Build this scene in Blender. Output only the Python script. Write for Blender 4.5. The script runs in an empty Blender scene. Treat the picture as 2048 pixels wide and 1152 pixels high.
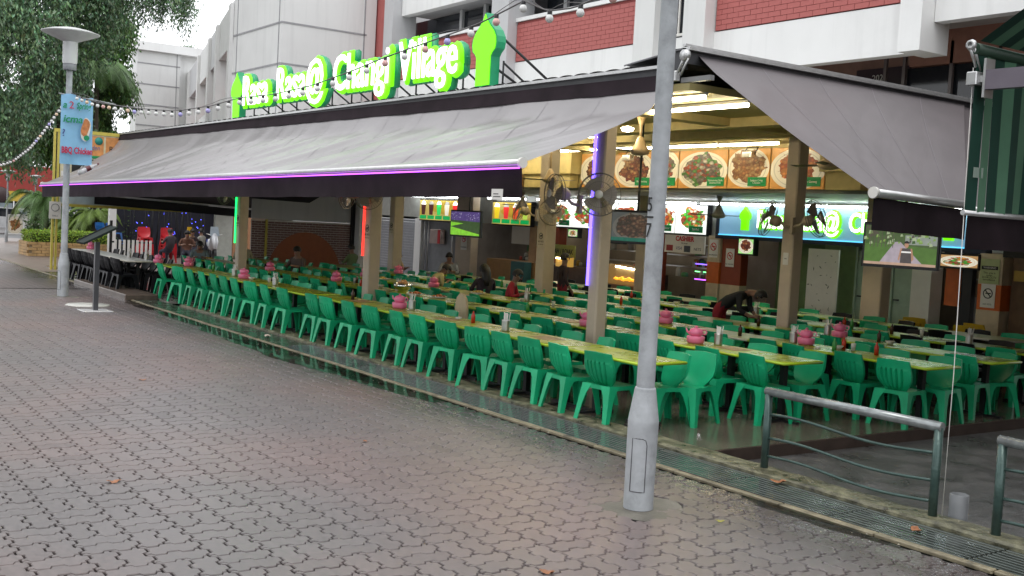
import bpy, bmesh, math, random
from mathutils import Vector, Matrix, noise
rnd = random.Random(7)
S = bpy.context.scene
C = S.collection
PI = math.pi
# ------------------------------------------------------------------ camera
R = ((0.5713041298200324, 0.8188887274483951, 0.05507125664558102),
     (0.08097223887213058, 0.01053571859052294, -0.9966606720272532),
     (-0.816734404676704, 0.5738556009046731, -0.06028815410725903))
EYE = Vector((0, 0, 2.2)); FPX = 2178.7
cd = bpy.data.cameras.new('camera'); cam = bpy.data.objects.new('camera', cd); C.objects.link(cam)
cd.sensor_width = 36; cd.lens = FPX/2048*36; cd.clip_end = 2000; cd.clip_start = .1
cam.matrix_world = Matrix(((R[0][0], -R[1][0], -R[2][0], 0), (R[0][1], -R[1][1], -R[2][1], 0),
                           (R[0][2], -R[1][2], -R[2][2], 2.2), (0, 0, 0, 1)))
S.camera = cam
# ------------------------------------------------------------------ overcast daylight
w = bpy.data.worlds.new('World'); S.world = w; w.use_nodes = True
wn = w.node_tree; wn.nodes.clear()
sky = wn.nodes.new('ShaderNodeTexSky'); sky.sky_type = 'NISHITA'; sky.sun_disc = False
SUN_EL, SUN_AZ = math.radians(68), math.radians(150)
sky.sun_elevation = SUN_EL; sky.sun_rotation = SUN_AZ; sky.dust_density = 4; sky.air_density = .7
mx = wn.nodes.new('ShaderNodeMix'); mx.data_type = 'RGBA'; mx.inputs[0].default_value = .88
mx.inputs[7].default_value = (11.6, 11.8, 12.1, 1)           # flat cloud deck
bg = wn.nodes.new('ShaderNodeBackground'); bg.inputs[1].default_value = .115
wo = wn.nodes.new('ShaderNodeOutputWorld')
wn.links.new(sky.outputs[0], mx.inputs[6]); wn.links.new(mx.outputs[2], bg.inputs[0]); wn.links.new(bg.outputs[0], wo.inputs[0])
sl = bpy.data.lights.new('sun', 'SUN'); sl.energy = .6; sl.angle = math.radians(25); sl.color = (1, .97, .93)
so = bpy.data.objects.new('sun', sl); C.objects.link(so)
sdir = Vector((math.sin(SUN_AZ)*math.cos(SUN_EL), math.cos(SUN_AZ)*math.cos(SUN_EL), math.sin(SUN_EL)))
so.rotation_euler = (-sdir).to_track_quat('-Z', 'Y').to_euler()
S.view_settings.view_transform = 'Standard'; S.view_settings.look = 'None'
S.view_settings.gamma = 1; S.view_settings.use_curve_mapping = False
S.view_settings.exposure = .47

def in_view(p, m=60):
    d = Vector(p) - EYE
    x, y, z = (sum(R[i][k]*d[k] for k in range(3)) for i in range(3))
    if z < .5: return False
    u, v = 1024+FPX*x/z, 576+FPX*y/z
    return -m < u < 2048+m and -m < v < 1152+m

# ------------------------------------------------------------------ materials
MATS = {}
def M(name, col, rough=.5, metal=0, var=.12, scale=6, bump=0, bscale=40, em=None, es=0, spec=.5, rvar=0, tint=False, coord='Object', dirt=0, trans=0, streak=0):
    if name in MATS: return MATS[name]
    m = bpy.data.materials.new(name); m.use_nodes = True; nt = m.node_tree; N = nt.nodes; L = nt.links
    b = N['Principled BSDF']
    b.inputs['Roughness'].default_value = rough; b.inputs['Metallic'].default_value = metal
    b.inputs['Specular IOR Level'].default_value = spec
    tc = N.new('ShaderNodeTexCoord'); co = tc.outputs[coord]
    if coord == 'World':
        pass
    nz = N.new('ShaderNodeTexNoise'); nz.inputs['Scale'].default_value = scale; nz.inputs['Detail'].default_value = 5
    L.new(co, nz.inputs['Vector'])
    mr = N.new('ShaderNodeMapRange'); mr.inputs[1].default_value = .25; mr.inputs[2].default_value = .75
    mr.inputs[3].default_value = 1-var; mr.inputs[4].default_value = 1+var; L.new(nz.outputs[0], mr.inputs[0])
    vm = N.new('ShaderNodeVectorMath'); vm.operation = 'SCALE'; vm.inputs[0].default_value = col[:3]
    L.new(mr.outputs[0], vm.inputs['Scale']); out = vm.outputs[0]
    if tint:
        at = N.new('ShaderNodeAttribute'); at.attribute_name = 'tint'
        v2 = N.new('ShaderNodeVectorMath'); v2.operation = 'MULTIPLY'; L.new(out, v2.inputs[0]); L.new(at.outputs['Vector'], v2.inputs[1]); out = v2.outputs[0]
    if dirt:
        n2 = N.new('ShaderNodeTexNoise'); n2.inputs['Scale'].default_value = scale*.35; n2.inputs['Detail'].default_value = 8; n2.inputs['Roughness'].default_value = .7
        L.new(co, n2.inputs['Vector'])
        r2 = N.new('ShaderNodeMapRange'); r2.inputs[1].default_value = .5; r2.inputs[2].default_value = .72; r2.inputs[3].default_value = 1; r2.inputs[4].default_value = 1-dirt
        L.new(n2.outputs[0], r2.inputs[0])
        v3 = N.new('ShaderNodeVectorMath'); v3.operation = 'SCALE'; L.new(out, v3.inputs[0]); L.new(r2.outputs[0], v3.inputs['Scale']); out = v3.outputs[0]
    if streak:
        mp = N.new('ShaderNodeMapping'); mp.inputs['Scale'].default_value = (5, 5, .35); L.new(co, mp.inputs[0])
        n4 = N.new('ShaderNodeTexNoise'); n4.inputs['Scale'].default_value = 1; n4.inputs['Detail'].default_value = 6; L.new(mp.outputs[0], n4.inputs['Vector'])
        r4 = N.new('ShaderNodeMapRange'); r4.inputs[1].default_value = .52; r4.inputs[2].default_value = .75; r4.inputs[3].default_value = 1; r4.inputs[4].default_value = 1-streak
        L.new(n4.outputs[0], r4.inputs[0]); v5 = N.new('ShaderNodeVectorMath'); v5.operation = 'SCALE'; L.new(out, v5.inputs[0]); L.new(r4.outputs[0], v5.inputs['Scale']); out = v5.outputs[0]
    L.new(out, b.inputs['Base Color'])
    if rvar:
        r3 = N.new('ShaderNodeMapRange'); r3.inputs[1].default_value = .3; r3.inputs[2].default_value = .7
        r3.inputs[3].default_value = max(.02, rough-rvar); r3.inputs[4].default_value = min(1, rough+rvar)
        L.new(nz.outputs[0], r3.inputs[0]); L.new(r3.outputs[0], b.inputs['Roughness'])
    if bump:
        nb = N.new('ShaderNodeTexNoise'); nb.inputs['Scale'].default_value = bscale; nb.inputs['Detail'].default_value = 4; L.new(co, nb.inputs['Vector'])
        bu = N.new('ShaderNodeBump'); bu.inputs['Strength'].default_value = bump; bu.inputs['Distance'].default_value = .02
        L.new(nb.outputs[0], bu.inputs['Height']); L.new(bu.outputs[0], b.inputs['Normal'])
    if em:
        b.inputs['Emission Color'].default_value = (*em, 1); b.inputs['Emission Strength'].default_value = es
    if trans: b.inputs['Transmission Weight'].default_value = trans
    MATS[name] = m; return m

def food(name, seed, cols, bgc=(.50, .24, .06), plate=(.75, .68, .55), em=.0, fs=.33, cell=14, plain=False):
    """flat printed picture: plate with a heap of food, in the panel's own 0..1 coordinates"""
    if name in MATS: return MATS[name]
    m = bpy.data.materials.new(name); m.use_nodes = True; nt = m.node_tree; N = nt.nodes; L = nt.links
    b = N['Principled BSDF']; b.inputs['Roughness'].default_value = .35
    uv = N.new('ShaderNodeUVMap'); uv.uv_map = 'UVMap'
    def math_(op, a, bb=None):
        n = N.new('ShaderNodeMath'); n.operation = op
        for i, v in enumerate((a, bb)):
            if v is None: continue
            if isinstance(v, (int, float)): n.inputs[i].default_value = v
            else: L.new(v, n.inputs[i])
        return n.outputs[0]
    sp = N.new('ShaderNodeSeparateXYZ'); L.new(uv.outputs[0], sp.inputs[0])
    no = N.new('ShaderNodeTexNoise'); no.noise_dimensions = '4D'; no.inputs['W'].default_value = seed*3.1; no.inputs['Scale'].default_value = 5; L.new(uv.outputs[0], no.inputs['Vector'])
    def dist(cx, cy, rx, ry):
        dx = math_('DIVIDE', math_('SUBTRACT', sp.outputs[0], cx), rx); dy = math_('DIVIDE', math_('SUBTRACT', sp.outputs[1], cy), ry)
        return math_('SQRT', math_('ADD', math_('MULTIPLY', dx, dx), math_('MULTIPLY', dy, dy)))
    r = random.Random(seed); cx = .45+r.random()*.12; cy = .45+r.random()*.08
    pm = math_('LESS_THAN', dist(cx, cy, .52, .50), 1)
    rim = math_('LESS_THAN', math_('ABSOLUTE', math_('SUBTRACT', dist(cx, cy, .44, .42), 1)), .025)
    fm = math_('LESS_THAN', math_('ADD', dist(cx, cy+.03, fs, fs), math_('MULTIPLY', math_('SUBTRACT', no.outputs[0], .5), 1.3)), 1)
    vo = N.new('ShaderNodeTexVoronoi'); vo.voronoi_dimensions = '4D'; vo.inputs['W'].default_value = seed; vo.inputs['Scale'].default_value = cell; L.new(uv.outputs[0], vo.inputs['Vector'])
    sv = N.new('ShaderNodeSeparateColor'); L.new(vo.outputs['Color'], sv.inputs[0])
    rp = N.new('ShaderNodeValToRGB'); rp.color_ramp.interpolation = 'CONSTANT'
    els = rp.color_ramp.elements; els[0].color = (*cols[0], 1); els[1].color = (*cols[-1], 1); els[1].position = (len(cols)-1)/len(cols)
    for i, c in enumerate(cols[1:-1], 1):
        e = els.new(i/len(cols)); e.color = (*c, 1)
    L.new(sv.outputs[0], rp.inputs[0])
    def mix(f, a, bb):
        n = N.new('ShaderNodeMix'); n.data_type = 'RGBA'
        L.new(f, n.inputs[0]) if not isinstance(f, float) else setattr(n.inputs[0], 'default_value', f)
        for i, v in ((6, a), (7, bb)):
            if isinstance(v, tuple): n.inputs[i].default_value = (*v, 1)
            else: L.new(v, n.inputs[i])
        return n.outputs[2]
    sh = N.new('ShaderNodeMapRange'); sh.inputs[1].default_value = 0; sh.inputs[2].default_value = .6; sh.inputs[3].default_value = 1.15; sh.inputs[4].default_value = .45
    L.new(vo.outputs['Distance'], sh.inputs[0])
    fv = N.new('ShaderNodeVectorMath'); fv.operation = 'SCALE'; L.new(rp.outputs[0], fv.inputs[0]); L.new(sh.outputs[0], fv.inputs['Scale'])
    bgm = mix(no.outputs[0], bgc, tuple(min(1, c*1.5) for c in bgc))
    if plain: o = fv.outputs[0]
    else:
        o = mix(pm, bgm, plate); o = mix(rim, o, tuple(c*.75 for c in plate)); o = mix(fm, o, fv.outputs[0])
    L.new(o, b.inputs['Base Color'])
    if em: L.new(o, b.inputs['Emission Color']); b.inputs['Emission Strength'].default_value = em
    MATS[name] = m; return m

# ------------------------------------------------------------------ object helpers
class MB:
    def __init__(s): s.v = []; s.f = []; s.m = []; s.sm = []; s.t = None
    def add(s, vs, fs, mi=0, smooth=False):
        o = len(s.v); s.v += [tuple(v) for v in vs]; s.f += [tuple(i+o for i in f) for f in fs]
        s.m += [mi]*len(fs); s.sm += [smooth]*len(fs); return s
    def box(s, x0, x1, y0, y1, z0, z1, mi=0, ch=0):
        if ch:
            c = ch; prof = [(x0+c, y0), (x1-c, y0), (x1, y0+c), (x1, y1-c), (x1-c, y1), (x0+c, y1), (x0, y1-c), (x0, y0+c)]
            vs = [(x, y, z0) for x, y in prof] + [(x, y, z1-c) for x, y in prof]
            cx, cy = (x0+x1)/2, (y0+y1)/2
            vs += [(max(x0+c, min(x1-c, x)), max(y0+c, min(y1-c, y)), z1) for x, y in prof]
            fs = [(i, (i+1) % 8, (i+1) % 8+8, i+8) for i in range(8)] + [(i+8, (i+1) % 8+8, (i+1) % 8+16, i+16) for i in range(8)] + [tuple(range(16, 24)), tuple(range(7, -1, -1))]
            return s.add(vs, fs, mi)
        vs = [(x, y, z) for z in (z0, z1) for x, y in ((x0, y0), (x1, y0), (x1, y1), (x0, y1))]
        return s.add(vs, [(3, 2, 1, 0), (4, 5, 6, 7), (0, 1, 5, 4), (1, 2, 6, 5), (2, 3, 7, 6), (3, 0, 4, 7)], mi)
    def tube(s, pts, r, n=8, mi=0, cap=True):
        pts = [Vector(p) for p in pts]; rs = r if isinstance(r, (list, tuple)) else [r]*len(pts)
        vs = []; up = None
        for i, p in enumerate(pts):
            d = (pts[min(i+1, len(pts)-1)]-pts[max(i-1, 0)]).normalized()
            a = up if up and abs(up.dot(d)) < .95 else (Vector((0, 0, 1)) if abs(d.z) < .9 else Vector((1, 0, 0)))
            x = a.cross(d).normalized(); y = d.cross(x); up = y
            vs += [p+(x*math.cos(2*PI*k/n)+y*math.sin(2*PI*k/n))*rs[i] for k in range(n)]
        fs = [(i*n+k, i*n+(k+1) % n, (i+1)*n+(k+1) % n, (i+1)*n+k) for i in range(len(pts)-1) for k in range(n)]
        s.add(vs, fs, mi, True)
        if cap: o = len(s.v)-len(vs); s.f += [tuple(o+k for k in range(n-1, -1, -1)), tuple(o+(len(pts)-1)*n+k for k in range(n))]; s.m += [mi]*2; s.sm += [False]*2
        return s
    def lathe(s, prof, c=(0, 0, 0), n=16, mi=0, axis='z'):
        vs = []
        for r, z in prof:
            for k in range(n):
                a = 2*PI*k/n; p = (r*math.cos(a), r*math.sin(a), z)
                if axis == 'y': p = (p[0], p[2], p[1])
                if axis == 'x': p = (p[2], p[0], p[1])
                vs.append((c[0]+p[0], c[1]+p[1], c[2]+p[2]))
        return s.add(vs, [(i*n+k, i*n+(k+1) % n, (i+1)*n+(k+1) % n, (i+1)*n+k) for i in range(len(prof)-1) for k in range(n)], mi, True)
    def quad(s, a, b, c, d, mi=0): return s.add([a, b, c, d], [(0, 1, 2, 3)], mi)
    def grid(s, fn, nu, nv, mi=0, smooth=True):
        vs = [fn(i/nu, j/nv) for j in range(nv+1) for i in range(nu+1)]
        return s.add(vs, [(j*(nu+1)+i, j*(nu+1)+i+1, (j+1)*(nu+1)+i+1, (j+1)*(nu+1)+i) for j in range(nv) for i in range(nu)], mi, smooth)
    def prism(s, poly, y0, y1, mi=0):
        """outline in x,z extruded along y"""
        n = len(poly); vs = [(x, y0, z) for x, z in poly]+[(x, y1, z) for x, z in poly]
        return s.add(vs, [tuple(range(n)), tuple(range(2*n-1, n-1, -1))]+[(i, i+n, (i+1) % n+n, (i+1) % n) for i in range(n)], mi)
    def mesh(s, name, mats):
        me = bpy.data.meshes.new(name); me.from_pydata(s.v, [], s.f)
        for m in (mats if isinstance(mats, (list, tuple)) else [mats]): me.materials.append(m)
        me.polygons.foreach_set('material_index', s.m); me.polygons.foreach_set('use_smooth', s.sm)
        if s.t:
            a = me.color_attributes.new('tint', 'FLOAT_COLOR', 'CORNER'); dat = []
            for f, t in zip(s.f, s.t): dat += [t[0], t[1], t[2], 1]*len(f)
            a.data.foreach_set('color', dat)
        me.update(); return me
def ob(name, data, parent=None, loc=(0, 0, 0), rz=0):
    o = bpy.data.objects.new(name, data); C.objects.link(o); o.location = loc; o.rotation_euler = (0, 0, rz)
    if parent: o.parent = parent
    return o
def part(name, mb, mats, parent=None, loc=(0, 0, 0), rz=0, kind=None, label=None):
    o = ob(name, mb.mesh(name, mats), parent, loc, rz)
    if kind: o['kind'] = kind
    if label: o['label'] = label
    return o
def tag(o, label, cat, group=None):
    o['label'] = label; o['category'] = cat
    if group: o['group'] = group
    return o
def thing(name, label, cat, loc=(0, 0, 0), rz=0, group=None):
    return tag(ob(name, None, None, loc, rz), label, cat, group)
def struct(name, mb, mats, parent=None): return part(name, mb, mats, parent, kind='structure')
def copy_tree(o, loc, rz, label=None):
    def cp(x, par):
        c = x.copy(); C.objects.link(c)
        if par: c.parent = par
        for ch in kids.get(x, []): cp(ch, c)
        return c
    kids = {}
    stack = [o]
    while stack:
        x = stack.pop(); kids[x] = list(x.children); stack += kids[x]
    r = cp(o, None); r.location = loc; r.rotation_euler = (0, 0, rz)
    if label: r['label'] = label
    return r
ORD = ('first second third fourth fifth sixth seventh eighth ninth tenth eleventh twelfth thirteenth fourteenth fifteenth sixteenth '
       'seventeenth eighteenth nineteenth twentieth').split()
TENS = ('', '', 'twent', 'thirt', 'fort', 'fift')
def nth(i):
    n = i+1
    if n < 20: return ORD[i]
    a, b = divmod(n, 10); return TENS[a]+('ieth' if b == 0 else 'y-'+ORD[b-1])
def text(s, size, mats, parent, loc, rz=0, ext=.004, bevel=0, name='lettering', sx=1, offset=0, align='CENTER', zs=1, shear=0, label=None):
    cu = bpy.data.curves.new('t', 'FONT'); cu.body = s; cu.size = size; cu.extrude = ext; cu.bevel_depth = bevel; cu.bevel_resolution = 1
    cu.resolution_u = 3; cu.align_x = align; cu.align_y = 'CENTER'; cu.offset = offset; cu.shear = shear; cu.space_line = .8
    t = bpy.data.objects.new('t', cu); C.objects.link(t)
    me = bpy.data.meshes.new_from_object(t.evaluated_get(bpy.context.evaluated_depsgraph_get()))
    bpy.data.objects.remove(t); me.materials.clear(); me.materials.append(mats)
    me.transform(Matrix.Rotation(PI/2, 4, 'X') @ Matrix.Diagonal((sx, 1, zs, 1)))
    o = ob(name, me, parent, loc, rz)
    if label: o['label'] = label
    return o
def picture(name, mat, parent, x0, x1, z0, z1, y, rz=0, thick=.02, loc=(0, 0, 0), label=None):
    """thin panel with picture on its -Y face, UV 0..1"""
    mb = MB(); mb.box(x0, x1, y, y+thick, z0, z1)
    me = mb.mesh(name, mat); uv = me.uv_layers.new(name='UVMap')
    W = max(.01, x1-x0); H = z1-z0
    for lp in me.loops:
        c = me.vertices[lp.vertex_index].co; uv.data[lp.index].uv = ((c.x-x0)/W, (c.z-z0)/H)
    o = ob(name, me, parent, loc, rz)
    if label: o['label'] = label
    return o

# palette
white_wall = M('white_wall_paint', (.78, .78, .77), .6, var=.04, scale=1.2, bump=.05, dirt=.06, streak=.10)
grey_wall = M('grey_wall_paint', (.50, .50, .51), .6, var=.05, scale=1, dirt=.1, streak=.10)
light_wall = M('light_grey_paint', (.66, .66, .65), .6, var=.04, scale=.8, dirt=.08, streak=.10)
groove = M('joint_grey', (.30, .30, .31), .8)
red_brick = M('red_brick', (.42, .115, .105), .65, var=.15, scale=2.2, bump=.1, tint=False, streak=.10)
mortar_red = M('red_mortar', (.25, .06, .05), .8)
cream = M('cream_column_paint', (.54, .44, .33), .45, var=.1, scale=3, dirt=.22)
ceil_m = M('ceiling_cream', (.50, .42, .19), .6, var=.06, scale=.8)
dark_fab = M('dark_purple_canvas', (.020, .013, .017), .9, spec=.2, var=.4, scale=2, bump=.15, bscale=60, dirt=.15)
awn_fab = M('grey_purple_canvas', (.232, .218, .222), .36, var=.05, scale=.5, bump=.04, bscale=120, spec=.6, dirt=.05)
awn_fab2 = M('mauve_canvas', (.135, .120, .126), .5, var=.1, scale=1.2, bump=.06, bscale=120, dirt=.1)
alu = M('brushed_aluminium', (.55, .55, .55), .35, .7, var=.12, scale=12)
galv = M('galvanised_pole', (.38, .40, .42), .62, .0, var=.2, scale=7, dirt=.42, bump=.05)
steel = M('stainless_steel', (.55, .54, .52), .28, .9, var=.1)
black = M('black_plastic', (.012, .012, .014), .4, var=.2)
blackm = M('black_metal', (.02, .02, .022), .45, .3)
green_pl = M('green_chair_plastic', (.008, .36, .165), .42, var=.14, scale=5, spec=.35, bump=.05, dirt=.12)
_n = green_pl.node_tree; _b = _n.nodes['Principled BSDF']; _l = _b.inputs['Base Color'].links[0].from_socket          # each chair faded a little differently
_oi = _n.nodes.new('ShaderNodeObjectInfo'); _mr = _n.nodes.new('ShaderNodeMapRange'); _mr.inputs[3].default_value = .46; _mr.inputs[4].default_value = .54
_n.links.new(_oi.outputs['Random'], _mr.inputs[0]); _h = _n.nodes.new('ShaderNodeHueSaturation'); _mr2 = _n.nodes.new('ShaderNodeMapRange'); _mr2.inputs[3].default_value = .82; _mr2.inputs[4].default_value = 1.1
_n.links.new(_oi.outputs['Random'], _mr2.inputs[0]); _n.links.new(_mr2.outputs[0], _h.inputs['Value']); _h.inputs['Hue'].default_value = .497
_n.links.new(_l, _h.inputs['Color']); _n.links.new(_h.outputs[0], _b.inputs['Base Color'])
lime = M('lime_edge', (.38, .55, .02), .3, var=.1)
pink = M('pink_plastic', (.76, .17, .31), .3, var=.06, spec=.6)
concrete = M('old_concrete', (.15, .14, .115), .6, var=.35, scale=4, bump=.5, bscale=30, dirt=.5)
gold_t = M('tube_warm', (1, 1, 1), em=(1, .88, .60), es=21)
cool_t = M('tube_cool', (1, 1, 1), em=(.93, .97, 1), es=14)
orange_p = M('orange_paint', (.62, .13, .02), .5)
rust_p = M('brick_red_paint', (.28, .05, .02), .5)
ink = M('black_ink', (.012, .012, .012), .5)
red_ink = M('red_ink', (.55, .01, .02), .5)
paper = M('white_paper', (.72, .70, .66), .5, var=.04)
green_ink = M('green_label', (.0, .28, .08), .5)

# ================================================================== GROUND
g = MB(); g.quad((-400, -300, -.16), (300, -300, -.16), (300, 300, -.16), (-400, 300, -.16))
struct('ground', g, M('asphalt_far', (.10, .10, .105), .6, var=.2, scale=.5))

def paver_mat(name, kind):
    m = bpy.data.materials.new(name); m.use_nodes = True; nt = m.node_tree; N = nt.nodes; L = nt.links
    b = N['Principled BSDF']; geo = N.new('ShaderNodeNewGeometry'); P = geo.outputs['Position']
    n1 = N.new('ShaderNodeTexNoise'); n1.inputs['Scale'].default_value = .35; n1.inputs['Detail'].default_value = 4; L.new(P, n1.inputs['Vector'])
    n2 = N.new('ShaderNodeTexNoise'); n2.inputs['Scale'].default_value = 22; n2.inputs['Detail'].default_value = 6; L.new(P, n2.inputs['Vector'])
    rp = N.new('ShaderNodeValToRGB'); L.new(n1.outputs[0], rp.inputs[0])
    rp.color_ramp.elements[0].position = .42; rp.color_ramp.elements[0].color = (.146, .130, .128, 1)
    rp.color_ramp.elements[1].position = .66; rp.color_ramp.elements[1].color = (.178, .136, .128, 1)
    mr = N.new('ShaderNodeMapRange'); mr.inputs[1].default_value = .3; mr.inputs[2].default_value = .7; mr.inputs[3].default_value = .8; mr.inputs[4].default_value = 1.18; L.new(n2.outputs[0], mr.inputs[0])
    vm = N.new('ShaderNodeVectorMath'); vm.operation = 'SCALE'; L.new(rp.outputs[0], vm.inputs[0]); L.new(mr.outputs[0], vm.inputs['Scale'])
    tw = N.new('ShaderNodeVectorMath'); tw.operation = 'SCALE'; L.new(vm.outputs[0], tw.inputs[0])
    if kind == 'single':
        oi = N.new('ShaderNodeObjectInfo'); m2 = N.new('ShaderNodeMapRange'); m2.inputs[3].default_value = .93; m2.inputs[4].default_value = 1.06
        L.new(oi.outputs['Random'], m2.inputs[0]); L.new(m2.outputs[0], tw.inputs['Scale'])
    elif kind == 'many':
        at = N.new('ShaderNodeAttribute'); at.attribute_name = 'tint'; L.new(at.outputs['Fac'], tw.inputs['Scale'])
    else:
        br = N.new('ShaderNodeTexBrick'); br.inputs['Scale'].default_value = 1; br.inputs['Brick Width'].default_value = .345; br.inputs['Row Height'].default_value = .172
        br.inputs['Mortar Size'].default_value = .012; br.inputs['Color1'].default_value = (1, 1, 1, 1); br.inputs['Color2'].default_value = (.85, .85, .85, 1); br.inputs['Mortar'].default_value = (.3, .3, .3, 1)
        L.new(P, br.inputs['Vector']); sc = N.new('ShaderNodeSeparateColor'); L.new(br.outputs[0], sc.inputs[0]); L.new(sc.outputs[0], tw.inputs['Scale'])
    # wetter and darker towards the drain
    sp = N.new('ShaderNodeSeparateXYZ'); L.new(P, sp.inputs[0])
    wet = N.new('ShaderNodeMapRange'); wet.inputs[1].default_value = 5.7; wet.inputs[2].default_value = 7.1; L.new(sp.outputs[1], wet.inputs[0])
    n3 = N.new('ShaderNodeTexNoise'); n3.inputs['Scale'].default_value = .8; n3.inputs['Detail'].default_value = 6; L.new(P, n3.inputs['Vector'])
    ad = N.new('ShaderNodeMath'); ad.operation = 'MULTIPLY'; L.new(wet.outputs[0], ad.inputs[0]); L.new(n3.outputs[0], ad.inputs[1])
    dk = N.new('ShaderNodeMapRange'); dk.inputs[1].default_value = .05; dk.inputs[2].default_value = .5; dk.inputs[3].default_value = 1; dk.inputs[4].default_value = .48; L.new(ad.outputs[0], dk.inputs[0])
    t2 = N.new('ShaderNodeVectorMath'); t2.operation = 'SCALE'; L.new(tw.outputs[0], t2.inputs[0]); L.new(dk.outputs[0], t2.inputs['Scale'])
    L.new(t2.outputs[0], b.inputs['Base Color'])
    ro = N.new('ShaderNodeMapRange'); ro.inputs[1].default_value = .2; ro.inputs[2].default_value = .75; ro.inputs[3].default_value = .30; ro.inputs[4].default_value = .48; L.new(n2.outputs[0], ro.inputs[0])
    rs = N.new('ShaderNodeMath'); rs.operation = 'MULTIPLY'; L.new(ro.outputs[0], rs.inputs[0]); L.new(dk.outputs[0], rs.inputs[1]); L.new(rs.outputs[0], b.inputs['Roughness'])
    b.inputs['Specular IOR Level'].default_value = .45
    bu = N.new('ShaderNodeBump'); bu.inputs['Strength'].default_value = .11; bu.inputs['Distance'].default_value = .01
    L.new(n2.outputs[0], bu.inputs['Height']); L.new(bu.outputs[0], b.inputs['Normal'])
    return m
pv_one, pv_many, pv_far = paver_mat('wet_paver_single', 'single'), paver_mat('wet_paver', 'many'), paver_mat('wet_paver_far', 'far')
PL = .345; PH = PL/2; WA = .017
def wave(t):
    t = (t/PH) % 1
    if t < .2: return -1
    if t < .3: return -1+2*(t-.2)/.1
    if t < .7: return 1
    if t < .8: return 1-2*(t-.7)/.1
    return -1
def rim(x0, x1, y0, y1, ins):
    def br(a, b):
        k0 = math.floor(a/PH)-1; out = []
        for k in range(k0, k0+6):
            for q in (.2, .3, .7, .8):
                t = (k+q)*PH
                if a+ins+.001 < t < b-ins-.001: out.append(t)
        return [a+ins]+out
    pts = [(x, y0+ins) for x in br(x0, x1)] + [(x1-ins, y) for y in br(y0, y1)]
    bx, by = br(x0, x1), br(y0, y1)
    pts += [(x1-ins, y1-ins)]+[(x, y1-ins) for x in reversed(bx[1:])] + [(x0+ins, y1-ins)]+[(x0+ins, y) for y in reversed(by[1:])]
    seen = []
    for p in pts:
        if not seen or (abs(p[0]-seen[-1][0])+abs(p[1]-seen[-1][1])) > 1e-5: seen.append(p)
    return [(x+WA*wave(y), y+WA*wave(x)) for x, y in seen]
def paver_geo(mb, x0, x1, y0, y1, dz, ox=0, oy=0):
    top = rim(x0, x1, y0, y1, .0125); low = rim(x0, x1, y0, y1, .0068); n = min(len(top), len(low))
    if len(top) != len(low): low = rim(x0, x1, y0, y1, .0125); low = [((x-(x0+x1)/2)*1.02+(x0+x1)/2, (y-(y0+y1)/2)*1.03+(y0+y1)/2) for x, y in low]
    vs = [(x-ox, y-oy, dz) for x, y in top]+[(x-ox, y-oy, dz-.006) for x, y in low]+[(x-ox, y-oy, -.022) for x, y in low]
    mb.add(vs, [tuple(range(n))]+[(i+n, (i+1) % n+n, (i+1) % n, i) for i in range(n)]+[(i+2*n, (i+1) % n+2*n, (i+1) % n+n, i+n) for i in range(n)])
    return 1+2*n
pavement = MB(); pavement.quad((-70, -30, -.022), (30, -30, -.022), (30, 6.95, -.022), (-70, 6.95, -.022))
pav = struct('pavement', pavement, M('joint_sand', (.018, .017, .016), .6, var=.3, scale=20))
cells = []
XN = -27.6
for i in range(int(XN/PL), int(0/PL)):
    for j in range(0, int(6.93/PL)):
        x, y = i*PL, j*PL
        if not in_view((x+PH, y+PH, 0), 90): continue
        if (i+j) % 2: cells += [(x, x+PL, y, y+PH, 'h'), (x, x+PL, y+PH, y+PL, 'h')]
        else: cells += [(x, x+PH, y, y+PL, 'v'), (x+PH, x+PL, y, y+PL, 'v')]
cells.sort(key=lambda c: (c[0]+c[1])**2/4+(c[2]+c[3])**2/4)
shared = {}
many = MB(); many.t = []
cnt = 0
for c in cells:
    cx, cy = (c[0]+c[1])/2, (c[2]+c[3])/2
    if (cx+25.6)**2+(cy-5.75)**2 < .1: continue
    if (cx+6.34)**2+(cy-5.79)**2 < .085: continue
    if cnt < 300 and in_view((cx, cy, 0), 5):
        if c[4] not in shared:
            q = MB(); paver_geo(q, *c[:4], 0, c[0], c[2]); shared[c[4]] = q.mesh('paver', pv_one)
        o = ob('paver', shared[c[4]], pav, (c[0], c[2], rnd.uniform(-.0015, .0015))); cnt += 1
        o.rotation_euler = (rnd.uniform(-.006, .006), rnd.uniform(-.006, .006), 0)
    else:
        k = paver_geo(many, *c[:4], rnd.uniform(-.002, .0015)); t = rnd.uniform(.94, 1.06) if rnd.random() < .93 else rnd.uniform(.80, 1.12); many.t += [(t, t, t)]*k
part('pavers_beyond', many, pv_many, pav, kind='stuff')
far = MB(); far.quad((-70, -30, -.004), (XN-.2, -30, -.004), (XN-.2, 6.95, -.004), (-70, 6.95, -.004)); struct('paving_far', far, pv_far)
pk = MB(); [pk.add([(cx+rr*(1+.3*noise.noise(Vector((math.cos(k*PI/12), math.sin(k*PI/12), cx))))*math.cos(k*PI/12), cy+rr*(1+.3*noise.noise(Vector((math.cos(k*PI/12), math.sin(k*PI/12), cx))))*math.sin(k*PI/12), -.003) for k in range(24)], [tuple(range(24))]) for cx, cy, rr in ((-6.34, 5.79, .40), (-25.6, 5.75, .45))]
struct('concrete_patch', pk, concrete)

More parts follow.
